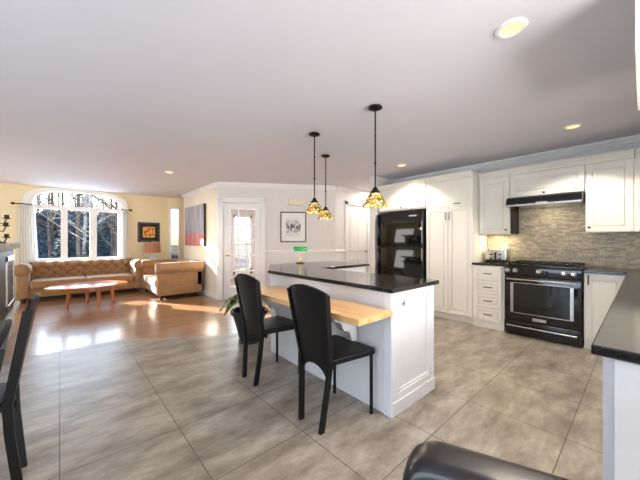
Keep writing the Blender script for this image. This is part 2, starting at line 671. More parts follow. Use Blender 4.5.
# wall with the panelled door (parallel to x), the angled wall with the glazed door, the painting wall
wall_y('wall_hall', 4.61, 4.60, 7.06, M['wall_grey'], [(5.0, 5.72, 0, 2.08)], t=.12)
P0 = Vector((2.46, 5.95, 0))
AROT = math.atan2(-1.34, 2.14)
ALEN = 2.525
aw = MB()
aw.box(0, .11, 0, .12, 0, CEIL).box(.11, .885, 0, .12, 2.04, CEIL).box(.885, ALEN, 0, .12, 0, CEIL)
o = struct(aw.build('wall_angled', M['wall_grey'], smooth=False))
o.location = P0
o.rotation_euler = (0, 0, AROT)
wall_x('wall_painting', 2.47, 5.955, 8.2, M['wall_cream'], t=.12)

# window wall with arched opening
WX0, WX1, WZ0 = -.50, 1.22, .74
WY = 9.0
wc = (WX0 + WX1) / 2
hw = (WX1 - WX0) / 2


def arch(hw_, zs, ztop, n=28, p=3.3):
    pts = []
    for i in range(n + 1):
        a = PI * i / n
        c_, s_ = math.cos(a), math.sin(a)
        pts.append((wc + hw_ * math.copysign(abs(c_) ** (2 / p), c_), zs + (ztop - zs) * abs(s_) ** (2 / p)))
    return pts


ZS, ZT = 2.02, 2.43
ww = MB()
ww.box(-3.0, WX0, WY, WY + .16, 0, CEIL).box(WX1, 2.27, WY, WY + .16, 0, CEIL).box(WX0, WX1, WY, WY + .16, 0, WZ0)
ap = arch(hw, ZS, ZT)
half = len(ap) // 2
ww.prism([(WX1, CEIL)] + [(wc, CEIL)] + ap[:half + 1][::-1], -WY - .16, -WY, mat=RX)
ww.prism([(wc, CEIL), (WX0, CEIL)] + ap[half:][::-1], -WY - .16, -WY, mat=RX)
struct(ww.build('wall_window', M['wall_yellow'], smooth=False))
# foyer part of the far wall, with an opening
wall_y('wall_foyer', WY, 2.62, 7.06, M['wall_grey'], [(4.25, 4.95, .1, 2.1)])
# little angled wall holding the narrow window, and alcove side
sl = MB()
sl.box(0, .07, 0, .12, 0, CEIL).box(.07, .30, 0, .12, 0, .6).box(.07, .30, 0, .12, 2.16, CEIL).box(.30, .48, 0, .12, 0, CEIL)
o = struct(sl.build('wall_alcove', M['wall_yellow'], smooth=False))
AL = (2.27, 9.0)
o.location = (AL[0], AL[1], 0)
o.rotation_euler = (0, 0, R(-20))
wall_x('wall_recess', 2.70, 8.2, 8.83, M['wall_yellow'], t=.06)

# ---- window_1 (arched, three lights and a transom)
win = struct(MB().box(WX0 + .02, WX1 - .02, WY + .02, WY + .14, WZ0, WZ0 + .05).build('window_1', M['trim'], smooth=False))
fr = MB()
D0, D1 = WY + .03, WY + .11
fr.box(WX0, WX0 + .10, D0, D1, WZ0 + .09, ZS - .06).box(WX1 - .10, WX1, D0, D1, WZ0 + .09, ZS - .06)
fr.box(WX0, WX1, D0, D1, ZS - .06, ZS + .02)
fr.box(WX0, WX1, D0, D1, WZ0 + .0, WZ0 + .09)
fr.box(.02, .14, D0, D1, WZ0 + .09, ZS - .06).box(.555, .685, D0, D1, WZ0 + .09, ZS - .06)
ai = arch(hw - .055, ZS + .0, ZT - .05)
for i in range(len(ap) - 1):
    fr.prism([ap[i], ap[i + 1], ai[i + 1], ai[i]], -D1, -D0, mat=RX)
fr.build('window_frame', M['trim'], win, smooth=False)
for (a, c) in ((WX0 + .10, .02), (.14, .555), (.685, WX1 - .10)):
    MB().box(a, c, WY + .06, WY + .066, WZ0 + .09, ZS - .06).build('window_pane', M['glass'], win, smooth=False)
gt = MB().prism(arch(hw - .05, ZS + .02, ZT - .05), -WY - .066, -WY - .06, mat=RX)
gt.build('transom_pane', M['glass'], win, smooth=False)
# casing around the arch on the room side
cs = MB()
ao = arch(hw + .10, ZS, min(ZT + .04, CEIL - .005))
for i in range(len(ap) - 1):
    cs.prism([ap[i], ao[i], ao[i + 1], ap[i + 1]], -WY + .0, -WY + .035, mat=RX)
cs.box(WX0 - .10, WX0, WY - .035, WY, WZ0 - .02, ZS).box(WX1, WX1 + .10, WY - .035, WY, WZ0 - .02, ZS)
cs.box(WX0 - .14, WX1 + .14, WY - .07, WY, WZ0 - .05, WZ0)
cs.build('window_casing', M['trim'], win, smooth=False)

# ---- window_2 narrow sidelight on the angled return
w2 = struct(MB().box(.05, .09, -.025, .06, .58, 2.18).box(.28, .32, -.025, .06, .58, 2.18).box(.05, .32, -.025, .06, 2.14, 2.18).box(.05, .32, -.035, .06, .56, .61).build('window_2', M['trim'], smooth=False))
w2.location = (AL[0], AL[1], 0)
w2.rotation_euler = (0, 0, R(-20))
MB().box(.09, .28, .03, .036, 0.61, 2.14).build('window_pane', M['grey_glass'], w2, smooth=False)

# ---- window_3 foyer window seen through the glazed door
w3 = struct(MB().box(4.25, 4.32, WY + .02, WY + .1, .1, 2.1).box(4.88, 4.95, WY + .02, WY + .1, .1, 2.1).box(4.25, 4.95, WY + .02, WY + .1, 2.03, 2.1).box(4.25, 4.95, WY + .02, WY + .1, .1, .3).box(4.25, 4.95, WY + .03, WY + .09, 1.1, 1.16).build('window_3', M['trim'], smooth=False))
MB().box(4.32, 4.88, WY + .05, WY + .056, .3, 2.03).build('window_pane', M['glass'], w3, smooth=False)


# ---- glazed french door in the angled wall
d1 = bpy.data.objects.new('door_1', None)
COL.objects.link(d1)
d1.location = P0
d1.rotation_euler = (0, 0, AROT)
struct(d1)
dm = MB()
dm.box(.015, .11, -.03, 0, 0, 2.14, .006).box(.885, .985, -.03, 0, 0, 2.14, .006).box(.015, .985, -.03, 0, 2.04, 2.15, .006)
dm.build('door_casing', M['trim'], d1, smooth=False)
dl = MB()
a0, a1 = .115, .88
g0, g1, gz0, gz1 = .245, .765, .26, 1.91
dl.box(a0, g0, .02, .06, .01, 2.035).box(g1, a1, .02, .06, .01, 2.035).box(g0, g1, .02, .06, .01, gz0).box(g0, g1, .02, .06, gz1, 2.035)
for i in (1, 2):
    x = g0 + (g1 - g0) * i / 3
    dl.box(x - .011, x + .011, .022, .058, gz0, gz1)
for i in range(1, 5):
    z = gz0 + (gz1 - gz0) * i / 5
    dl.box(g0, g1, .022, .058, z - .011, z + .011)
leaf = dl.build('door_leaf', M['trim'], d1, smooth=False)
MB().box(g0, g1, .038, .043, gz0, gz1).build('door_glazing', M['glass'], leaf, smooth=False)
hd = MB().tube([(.17, .02, .93), (.17, -.04, .93)], .012).tube([(.17, -.04, .93), (.26, -.045, .93)], .010).lathe([(.0, 0), (.028, 0), (.028, .006), (0, .006)], 16, Matrix.Translation((.17, .02, .93)) @ RX)
hd.build('door_handle', M['brass'], leaf)

# ---- panelled door in the hall wall
d2 = bpy.data.objects.new('door_2', None)
COL.objects.link(d2)
d2.location = (5.0, 4.61, 0)
struct(d2)
MB().box(-.09, 0, -.025, 0, 0, 2.16, .005).box(.72, .81, -.025, 0, 0, 2.16, .005).box(-.09, .81, -.025, 0, 2.08, 2.17, .005).build('door_casing', M['trim'], d2, smooth=False)
dl = MB().box(.0, .72, .012, .052, .005, 2.08)
for (x0, x1) in ((.10, .33), (.39, .62)):
    for (z0, z1) in ((.18, .82), (.98, 1.95)):
        dl.box(x0, x1, .002, .014, z0, z1, .008)
        dl.box(x0 - .02, x1 + .02, .008, .013, z0 - .02, z1 + .02)
leaf = dl.build('door_leaf', M['trim'], d2, smooth=False)
MB().ball((.665, -.01, .98), .03, n=14).tube([(.665, .03, .98), (.665, -.01, .98)], .012).build('door_knob', M['brass'], leaf)

# ---- crown mouldings, chair rails and baseboards
CROWN = [(0, 0), (0, -.085), (.012, -.085), (.018, -.07), (.035, -.055), (.05, -.03), (.062, -.018), (.062, 0)]
TRIMN = [0]


def run(name, p, q, prof, zt, mat):
    """profile (outwards from wall, height) swept from p to q; outward = right-hand side of p->q"""
    p, q = Vector(p), Vector(q)
    d = (q - p).normalized()
    out = Vector((d.y, -d.x))
    t = MB()
    bm = t.bm
    ra = [bm.verts.new((p.x + out.x * a, p.y + out.y * a, zt + c)) for a, c in prof]
    rb = [bm.verts.new((q.x + out.x * a, q.y + out.y * a, zt + c)) for a, c in prof]
    n = len(prof)
    for i in range(n):
        bm.faces.new((ra[i], ra[(i + 1) % n], rb[(i + 1) % n], rb[i]))
    bm.faces.new(ra)
    bm.faces.new(rb[::-1])
    bmesh.ops.recalc_face_normals(bm, faces=bm.faces)
    return struct(t.build(name, mat, smooth=False))


BASEP = [(0, 0), (0, .10), (.008, .10), (.014, .085), (.014, 0)]
RAILP = [(0, -.03), (0, .03), (.012, .025), (.022, .01), (.018, -.015), (.01, -.03)]
AE = (P0.x + ALEN * math.cos(AROT), P0.y + ALEN * math.sin(AROT))


def apt(s, off=0):
    return (P0.x + s * math.cos(AROT), P0.y + s * math.sin(AROT))


ZC = CEIL - .001
BIGC = [(a * 1.5, c * 1.25) for a, c in CROWN]
run('trim_1', (5.06, 3.37), (5.06, -.62), BIGC, ZC, M['trim'])
run('trim_2', (2.47, 8.2), (2.47, 5.95), CROWN, ZC, M['trim'])
run('trim_3', apt(0), AE, CROWN, ZC, M['trim'])
run('trim_4', (4.60, 4.61), (7.06, 4.61), CROWN, ZC, M['trim'])
run('trim_5', apt(.99), AE, RAILP, 1.0, M['trim'])
run('trim_6', (4.60, 4.61), (4.91, 4.61), RAILP, 1.0, M['trim'])
run('trim_7', (5.82, 4.61), (7.06, 4.61), RAILP, 1.0, M['trim'])
run('baseboard_painting', (2.47, 8.2), (2.47, 5.95), BASEP, 0, M['trim'])
run('baseboard_angled', apt(.99), AE, BASEP, 0, M['trim'])
run('baseboard_window', (-3, 9.0), (2.27, 9.0), BASEP, 0, M['trim'])
run('baseboard_hall', (4.60, 4.61), (4.91, 4.61), BASEP, 0, M['trim'])
run('trim_8', (2.47, 5.97), (2.47, 5.94), [(0, 0), (0, 2.37), (.02, 2.37), (.02, 0)], 0, M['trim'])
# boxed header on the ceiling at the right
struct(MB().box(1.99, 2.9, -.62, .024, 2.11, CEIL).build('trim_9', M['trim'], smooth=False))
# stone strip backsplash on the stove wall
bs = struct(MB().box(5.045, 5.06, -.60, 1.65, .9, 1.84).build('trim_10', M['mosaic'], smooth=False))

# ------------------------------------------------------------------ outdoors
gb = MB()
def hill(u, v):
    x = -26 + 56 * u
    y = 9.3 + 50 * v
    z = -.5 + max(0, y - 14) * .02 + .25 * math.sin(x * .7 + y * .3) * min(1, v * 4)
    return (x, y, z)
gb.grid(hill, 40, 40)
g = struct(gb.build('ground_outside', M['litter']))


def bare_tree_mb(h, seed, birch=False):
    rnd = random.Random(seed)
    m_ = MB()
    lean = rnd.uniform(-.05, .05)
    pts = [(lean * z * h + rnd.uniform(-.04, .04), rnd.uniform(-.05, .05), z * h) for z in (0, .2, .4, .6, .8, 1)]
    r0 = .03 + .006 * h
    m_.tube(pts, [r0 * (1 - .85 * i / 5) for i in range(6)], 7)
    for k in range(26):
        z = rnd.uniform(.18, .95)
        a = rnd.uniform(0, 2 * PI)
        L = h * rnd.uniform(.10, .26) * (1.15 - z)+.5
        b0 = Vector((lean * z * h, 0, z * h))
        d = Vector((math.cos(a), math.sin(a), rnd.uniform(.35, .9)))
        b1 = b0 + d * L * .5 + Vector((0, 0, rnd.uniform(-.05, .1)))
        b2 = b0 + d * L + Vector((rnd.uniform(-.2, .2), rnd.uniform(-.2, .2), .15))
        r = .03 * (1.1 - z)
        m_.tube([b0, b1, b2], [r, r * .6, r * .2], 5)
        for j in range(4):
            s0 = b0.lerp(b2, rnd.uniform(.3, .9))
            s1 = s0 + Vector((rnd.uniform(-1, 1), rnd.uniform(-1, 1), rnd.uniform(.1, .9))) * L * .35
            m_.tube([s0, s1], [r * .35, r * .12], 4)
    return m_


def conifer_mb(h, seed):
    rnd = random.Random(seed)
    m_ = MB()
    t = bmesh.new()
    n = 1500
    for k in range(n):
        z = h * (.04 + .95 * (k / n) ** 1.1)
        rad = (1 - z / h) * h * .2 + .1
        a = rnd.uniform(0, 2 * PI)
        rr_ = rad * rnd.uniform(.35, 1.05)
        c = Vector((math.cos(a) * rr_, math.sin(a) * rr_, z - rr_ * .3))
        out = Vector((math.cos(a), math.sin(a), -.35)).normalized()
        sd = Vector((-math.sin(a), math.cos(a), 0))
        s_ = rnd.uniform(.1, .24)
        v1 = t.verts.new(c - out * s_)
        v2 = t.verts.new(c + sd * s_ * .45 + Vector((0, 0, rnd.uniform(-.06, .06))))
        v3 = t.verts.new(c + out * s_ * 1.3)
        v4 = t.verts.new(c - sd * s_ * .45)
        t.faces.new((v1, v2, v3, v4))
    m_._merge(t)
    return m_


def ground_z(x, y):
    v = (y - 9.3) / 50
    return -.5 + max(0, y - 14) * .02 + .25 * math.sin(x * .7 + y * .3) * min(1, v * 4) - .05


def sun_lane(x, y):
    return WX0 - .49 * (y - 9) - .5 < x < WX1 - .49 * (y - 9) + .5 and False


TG = 'bare trees in the woods beyond the arched window'
CG = 'conifers in the woods beyond the arched window'
protos = []
for i, hh in enumerate((7.5, 9.0, 10.5)):
    r_ = thing('bare_tree', 'leafless grey trunk in the woods seen through the arched window', 'tree', group=TG)
    bare_tree_mb(hh, 11 + i).build('trunk', M['birch'] if i == 2 else M['bark'], r_)
    protos.append(r_)
cprotos = []
for i, hh in enumerate((3.4, 5.0)):
    r_ = thing('conifer', 'dark blue green conifer in the woods seen through the arched window', 'tree', group=CG)
    conifer_mb(hh, 31 + i).build('foliage', M['needles'], r_, smooth=False)
    MB().tube([(0, 0, 0), (0, 0, hh * .9)], [.09, .02], 6).build('trunk', M['bark'], r_)
    cprotos.append(r_)
rnd = random.Random(5)
used = [0, 0]
for row, (y, n, con) in enumerate(((13.5, 3, 0), (16, 5, 2), (18.5, 6, 7), (21, 7, 10), (25, 9, 13), (30, 9, 19), (37, 3, 16))):
    for k in range(n):
        f_ = (k + rnd.uniform(.1, .9)) / n
        x = (-.13 + .30 * f_) * y
        yy = y + rnd.uniform(-.9, .9)
        if y < 17.5 and x < WX1 - .57 * (yy - 9) + 2.6:
            continue
        pr_ = protos[rnd.randrange(3)]
        o = protos[used[0]] if used[0] < 3 else copy_tree(pr_)
        used[0] += 1
        s_ = rnd.uniform(.85, 1.2)
        o.location = (x, yy, ground_z(x, yy))
        o.rotation_euler = (0, 0, rnd.uniform(0, 6.28))
        o.scale = (s_, s_, s_)
    for k in range(con):
        f_ = (k + rnd.uniform(.1, .9)) / con
        x = (-.13 + .30 * f_) * y
        yy = y + rnd.uniform(-.9, .9) + .9
        if y < 17.5 and x < WX1 - .57 * (yy - 9) + 2.6:
            continue
        w_ = rnd.randrange(2)
        o = cprotos[used[1]] if used[1] < 2 else copy_tree(cprotos[w_])
        if used[1] < 2:
            w_ = used[1]
        used[1] += 1
        gz = ground_z(x, yy)
        s_ = (1.23 + .088 * yy * rnd.uniform(.72, 1.0) - gz) / (3.4, 5.0)[w_]
        o.location = (x, yy, gz)
        o.rotation_euler = (0, 0, rnd.uniform(0, 6.28))
        o.scale = (s_ * 1.15, s_ * 1.15, s_)

# ------------------------------------------------------------------ cabinets
KR = -PI / 2       # kitchen run faces -X : local x -> -Y, local y -> +X


def panel_front(m_, x0, x1, z0, z1, y, t=.02, st=.055):
    m_.box(x0, x0 + st, y - t, y, z0, z1, .002).box(x1 - st, x1, y - t, y, z0, z1, .002)
    m_.box(x0 + st, x1 - st, y - t, y, z0, z0 + st, .002).box(x0 + st, x1 - st, y - t, y, z1 - st, z1, .002)
    m_.box(x0 + st - .002, x1 - st + .002, y - t + .011, y - .001, z0 + st - .002, z1 - st + .002)
    if x1 - x0 > 2 * st + .06 and z1 - z0 > 2 * st + .06:
        m_.box(x0 + st + .012, x1 - st - .012, y - t + .003, y - .004, z0 + st + .012, z1 - st - .012, .008)
    return m_


def knob(parent, x, z, y, mat='pewter'):
    m_ = MB().tube([(x, y, z), (x, y - .018, z)], .005, 8).ball((x, y - .024, z), .014, n=12)
    return m_.build('knob', M[mat], parent)


def pull(parent, x, z, y, L=.10, mat='pewter', vert=False):
    h_ = L / 2
    if vert:
        pts = [(x, y, z - h_), (x, y - .025, z - h_ * .8), (x, y - .03, z), (x, y - .025, z + h_ * .8), (x, y, z + h_)]
    else:
        pts = [(x - h_, y, z), (x - h_ * .8, y - .025, z), (x, y - .03, z), (x + h_ * .8, y - .025, z), (x + h_, y, z)]
    return MB().tube(pts, .006, 8).build('handle', M[mat], parent)


def cabinet(name, label, w, depth, z0, z1, loc, rz, doors, toe=False, crown=False, mat='cab', kind='door', group=None):
    """doors: list of (x0,x1,z0,z1, knob(kind,x,z) or None, part name)"""
    t = thing(name, label, 'cabinet', (loc[0], loc[1], z0), rz, group)
    b_ = MB()
    if toe:
        b_.box(0, w, 0, depth, .1, z1 - z0).box(0, w, .02 if toe == 'flush' else .055, depth, 0, .1)
    else:
        b_.box(0, w, 0, depth, 0, z1 - z0)
    if crown:
        h_ = z1 - z0
        for (o_, za, zb) in ((.012, 0, .03), (.028, .03, .055), (.045, .055, .085)):
            b_.box(-.0, w, -o_ - .02, depth, h_ + za, h_ + zb, .003)
    b_.build('body', M[mat], t, smooth=False)
    for (x0, x1, a, c, kn, pn) in doors:
        d_ = panel_front(MB(), x0, x1, a, c, 0, st=.055 if (c - a) > .2 else .035).build(pn, M[mat], t, smooth=False)
        if kn:
            if kn[0] == 'k':
                knob(d_, kn[1], kn[2], -.02)
            elif kn[0] == 'v':
                pull(d_, kn[1], kn[2], -.02, .11, vert=True)
            else:
                pull(d_, kn[1], kn[2], -.02, .10)
    return t


XF = 4.50
# tall pantry: two small upper doors, two tall lower doors
w = 3.385 - 2.385
cabinet('fridge_cabinet', 'cream wall cabinet with crown above the black fridge', .955, .55, 1.77, 2.17, (XF, 3.345, 0), KR,
        [(.006, .949, .03, .385, ('k', .50, .05), 'door')], crown=True)
cabinet('pantry_cabinet', 'tall cream pantry cabinet between the black fridge and the drawer base', .73, .55, 0, 2.17, (XF, 2.385, 0), KR,
        [(.006, .724, 1.77, 2.155, ('h', .50, 1.80), 'upper_door'),
         (.006, .363, .115, 1.755, ('v', .335, 1.62), 'door'), (.367, .724, .115, 1.755, ('v', .395, 1.62), 'door')], toe=True, crown=True)
# filler panel on the far side of the fridge
cabinet('drawer_cabinet', 'cream base cabinet with four drawers left of the stove', .405, .55, 0, .885, (4.47, 1.652, 0), KR,
        [(.035, .37, .115 + i * .19, .295 + i * .19, ('h', .20, .205 + i * .19), 'drawer') for i in range(4)], toe='flush')
cabinet('wall_cabinet', 'cream wall cabinet left of the range hood above the toaster', .40, .31, 1.33, 2.15, (4.72, 1.652, 0), KR,
        [(.006, .394, .01, .80, ('k', .36, .06), 'door')], crown=True)
cabinet('hood_cabinet', 'short wide cream wall cabinet directly above the black range hood', .785, .31, 1.83, 2.15, (4.72, 1.25, 0), KR,
        [(.006, .779, .01, .30, ('k', .39, .035), 'door')], crown=True)
cabinet('wall_cabinet', 'cream wall cabinet right of the range hood above the black counter', .40, .31, 1.33, 2.15, (4.72, .463, 0), KR,
        [(.006, .394, .01, .80, ('k', .035, .06), 'door')], crown=True)
# corner wall cabinet (diagonal front)
ct = thing('corner_cabinet', 'diagonal corner wall cabinet at the right edge of the kitchen', 'cabinet', (4.72, .06, 1.33))
cb = MB().prism([(0, 0), (.31, 0), (.31, -.66), (-.30, -.66), (-.30, -.33)], 0, .82)
for (o_, za, zb) in ((.012, .82, .85), (.028, .85, .875), (.045, .875, .905)):
    cb.prism([(-o_ * .7, 0), (.31, 0), (.31, -.66), (-.30 - o_ * .7, -.66), (-.30 - o_ * .7, -.33)], za, zb)
cb.build('body', M['cab'], ct, smooth=False)
dd = panel_front(MB(), .01, .43, .01, .80, 0)
dob = dd.build('door', M['cab'], ct, smooth=False)
dob.location = (-.30, -.33, 0)
dob.rotation_euler = (0, 0, math.atan2(.33, .30))
dob.location = (-.306, -.326, 0)
dob.rotation_euler = (0, 0, 0)
# door lies along the diagonal, facing the room
ang = math.atan2(-.33, -.30)
dob.location = (0, 0, 0)
dob.rotation_euler = (0, 0, ang)
# base cabinet right of stove
cabinet('base_cabinet', 'cream base cabinet with one door right of the stove', .335, .55, 0, .885, (4.47, .452, 0), KR,
        [(.006, .329, .13, .86, ('v', .04, .79), 'door')], toe='flush')
# counters
tag(MB().box(4.445, 5.045, 1.245, 1.66, .886, .918, .004).build('countertop', M['granite'], smooth=False),
    'short black granite countertop left of the stove holding the toaster', 'countertop')
tag(MB().prism([(1.255, .11), (4.43, .112), (4.43, .452), (5.045, .452), (5.045, -.60), (1.255, -.60)], .870, .902, .004).build('countertop', M['granite'], smooth=False),
    'long black granite countertop on the peninsula at right, turning to the stove', 'countertop')
# peninsula base
pb = thing('peninsula_cabinet', 'white peninsula base cabinet under the long black countertop at right', 'cabinet', (1.29, 0, 0))
MB().box(0, 2.9, -.56, .075, .09, .869).box(.03, 2.87, -.52, .03, 0, .09).build('body', M['island'], pb, smooth=False)
pe = panel_front(MB(), 0, .60, .02, .865, 0, t=.018, st=.06).build('end_panel', M['island'], pb, smooth=False)
pe.rotation_euler = (0, 0, KR)
pe.location = (0, .06, 0)
for k in range(4):
    q = panel_front(MB(), 0, .56, .12, .86, 0).build('door', M['island'], pb, smooth=False)
    q.rotation_euler = (0, 0, PI)
    q.location = (.70 + .62 * k, .075, 0)
    pull(q, .28, .80, -.02, .12)

# ------------------------------------------------------------------ island
it = thing('kitchen_island', 'white kitchen island with panelled end and black countertop', 'kitchen island', (1.72, 1.18, 0))
ib = MB()
ib.prism([(0, 0), (.60, 0), (.60, 1.49), (1.55, 1.49), (1.55, 2.24), (.50, 2.24), (.04, 1.60)], 0, .869)
ib.build('body', M['island'], it, smooth=False)
ep = MB()
st_ = .075
ep.box(0, st_, -.018, 0, 0, .868, .003).box(.60 - st_, .60, -.018, 0, 0, .868, .003).box(st_, .60 - st_, -.018, 0, .80, .868, .003)
ep.box(st_, .60 - st_, -.018, 0, 0, .15, .003)
for (x0, x1, z0, z1) in ((st_, st_ + .022, .15, .80), (.60 - st_ - .022, .60 - st_, .15, .80), (st_, .60 - st_, .15, .172), (st_, .60 - st_, .778, .80)):
    ep.box(x0, x1, -.012, 0, z0, z1, .005)
ep.box(-.004, .604, -.023, -.016, 0, .10, .003)
ep.build('end_panel', M['island'], it, smooth=False)
sp_ = MB()
sp_.box(-.012, 0, -.018, .05, .0, .868, .003)
sp_.build('side_trim', M['island'], it, smooth=False)
q = panel_front(MB(), 0, .42, .62, .85, 0, st=.04).build('drawer', M['island'], it, smooth=False)
q.location = (1.02, 1.49, 0)
pull(q, .24, .74, -.02, .11)
q = panel_front(MB(), 0, .42, .12, .60, 0).build('door', M['island'], it, smooth=False)
q.location = (1.02, 1.49, 0)
knob(q, .06, .54, -.02)
tag(MB().prism([(1.69, 1.14), (2.365, 1.14), (2.365, 2.63), (3.32, 2.63), (3.32, 3.46), (2.17, 3.46), (1.73, 2.80)], .870, .903, .004).build('countertop', M['granite'], smooth=False),
    'black granite countertop on the white kitchen island under the pendants', 'countertop')
# butcher block breakfast shelf and its corbels
sh = thing('breakfast_shelf', 'maple butcher block breakfast shelf along the island behind the chairs', 'shelf', (1.705, 1.18, 0))
MB().box(-.362, -.0, -.035, 1.44, .712, .755, .004).build('shelf_board', M['butcher'], sh, smooth=False)


def corbel_mb():
    pts = [(0, .70), (-.25, .70), (-.25, .66)]
    pts += [(-.235 + .0, .645), (-.20, .64), (-.17, .62), (-.155, .585), (-.13, .56), (-.10, .555), (-.075, .535), (-.065, .50), (-.05, .47), (-.02, .45), (0, .44)]
    m_ = MB().prism([(p[0], p[1]) for p in pts], -.035, .035, mat=RX)
    m_.box(-.26, 0, -.045, .045, .70, .711)
    return m_


for k, yy in enumerate((.33, 1.30)):
    c_ = corbel_mb().build('corbel', M['island'], sh, smooth=False)
    c_.location = (0, yy, 0)
    c_['label'] = 'white scroll corbel'

# outlet on the island end panel
def plate(name, label, loc, rz, w_, h_, n, cat='outlet', group=None):
    t = thing(name, label, cat, loc, rz, group)
    MB().box(-w_ / 2, w_ / 2, -.007, 0, -h_ / 2, h_ / 2, .003).build('cover_plate', M['plastic_white'], t, smooth=False)
    for k in range(n):
        x = (k - (n - 1) / 2) * .046
        MB().box(x - .017, x + .017, -.010, -.0065, -.034 if h_ > .1 else -.02, .034 if h_ > .1 else .02, .002).build('socket' if cat == 'outlet' else 'rocker', M['plastic_cream'], t, smooth=False)
    return t


plate('wall_outlet', 'white double outlet on the island end panel', (1.93, 1.161, .80), 0, .118, .075, 2)
plate('wall_outlet', 'white outlet on the stone backsplash beside the toaster', (5.044, 1.40, 1.14), KR, .075, .118, 1)
sw = plate('light_switch', 'small switch on the grey wall right of the framed sketch', (0, 0, 0), AROT, .07, .115, 1, 'light switch')
p_ = apt(2.38)
sw.location = (p_[0] - .002, p_[1] - .003, 1.55)
ch = thing('door_chime', 'cream door chime box above the framed sketch', 'door chime', (0, 0, 0), AROT)
p_ = apt(1.65)
ch.location = (p_[0], p_[1], 2.08)
MB().box(-.17, .17, -.05, 0, -.07, .07, .01, 2).build('cover', M['plastic_cream'], ch, smooth=False)
MB().box(-.175, .175, -.054, 0, .065, .082, .003).build('top_cap', M['plastic_cream'], ch, smooth=False)

# ------------------------------------------------------------------ fridge
fg = thing('fridge', 'glossy black fridge with top freezer between cream cabinets', 'fridge', (4.42, 3.32, 0), KR)
MB().box(0, .90, .05, .62, .02, 1.74, .006).box(.05, .85, .08, .58, 0, .03).build('body', M['black_matte'], fg, smooth=False)
for nm, z0, z1 in (('freezer_door', 1.13, 1.73), ('fridge_door', .08, 1.11)):
    d_ = MB().box(0, .90, 0, .049, z0, z1, .014, 3).build(nm, M['black_gloss'], fg)
    if nm == 'freezer_door':
        MB().box(.02, .055, -.035, .0, z0 + .02, z1 - .02, .012, 2).build('handle', M['black_gloss'], d_)
        MB().box(.66, .80, -.004, .001, z1 - .085, z1 - .06, .001).build('badge', M['chrome'], d_, smooth=False)['label'] = 'small chrome badge'
    else:
        MB().box(.02, .055, -.035, .0, z1 - .55, z1 - .02, .012, 2).build('handle', M['black_gloss'], d_)
MB().box(0, .9, .012, .05, 1.105, 1.135).build('gasket', M['black_iron'], fg, smooth=False)

# ------------------------------------------------------------------ stove (slide-in range)
sv = thing('stove', 'black slide-in range with chrome handles against the stone backsplash', 'stove', (4.43, 1.238, 0), KR)
SW = .775
MB().box(0, SW, .03, .60, .03, .90, .004).box(.02, SW - .02, .05, .55, 0, .04).build('body', M['black_matte'], sv, smooth=False)
ck = MB().box(-.004, SW + .004, .0, .605, .90, .925, .006, 2).build('cooktop', M['black_gloss'], sv)
for x0, x1 in ((.03, .265), (.27, .505), (.51, .745)):
    gm = MB()
    for x in (x0 + .01, (x0 + x1) / 2, x1 - .01):
        gm.box(x - .006, x + .006, .06, .56, .938, .952, .002)
    for y in (.06, .185, .31, .435, .55):
        gm.box(x0, x1, y - .006, y + .006, .938, .952, .002)
    for x in (x0 + .01, x1 - .01):
        for y in (.07, .55):
            gm.box(x - .008, x + .008, y - .008, y + .008, .924, .94)
    gm.build('grate', M['black_iron'], ck, smooth=False)
for x, y in ((.15, .18), (.15, .43), (.39, .31), (.63, .18), (.63, .43)):
    MB().lathe([(.0, .925), (.045, .925), (.045, .934), (.03, .937), (0, .937)], 20, Matrix.Translation((x, y, 0))).build('burner', M['black_iron'], ck)
cp = MB().prism([(0, .775), (0, .90), (.03, .90), (.03, .775)], 0, SW, mat=Matrix.Rotation(PI / 2, 4, 'Y') @ Matrix.Rotation(PI / 2, 4, 'Z')) if False else MB().box(0, SW, -.012, .03, .785, .90, .006, 2)
cp = cp.build('control_panel', M['black_gloss'], sv)
for x in (.035, .125, .375, .615, .70):
    kn = MB().lathe([(0, 0), (.028, 0), (.028, .006), (.022, .008), (.020, .032), (.016, .036), (0, .036)], 20, Matrix.Translation((x, -.012, .848)) @ RX)
    MBn = kn.build('knob', M['chrome'], cp)
od = MB().box(.004, SW - .004, -.014, .03, .205, .775, .008, 2).build('oven_door', M['black_gloss'], sv)
of = MB()
of.box(.07, .105, -.018, -.012, .295, .695, .002).box(.67, .705, -.018, -.012, .295, .695, .002).box(.07, .705, -.018, -.012, .295, .305, .002).box(.07, .705, -.018, -.012, .685, .695, .002)
of.build('window_frame', M['chrome'], od, smooth=False)['label'] = 'chrome oven window surround'
MB().box(.105, .67, -.0165, -.013, .305, .685).build('oven_window', M['oven_glass'], od, smooth=False)
hm = MB().tube([(.04, -.06, .738), (SW - .04, -.06, .738)], .012, 12)
for x in (.06, SW - .06):
    hm.tube([(x, -.012, .738), (x, -.06, .738)], .009, 8)
hm.build('handle', M['chrome'], od)
bd = MB().box(.31, .45, -.018, -.013, .225, .262, .002).build('badge', M['chrome'], od, smooth=False)
wm = MB().box(0, SW - .008, -.014, .03, .035, .198, .008, 2).build('drawer', M['black_gloss'], sv)
hm = MB().tube([(.04, -.055, .135), (SW - .04, -.055, .135)], .011, 12)
for x in (.06, SW - .06):
    hm.tube([(x, -.012, .135), (x, -.055, .135)], .008, 8)
hm.build('handle', M['chrome'], wm)

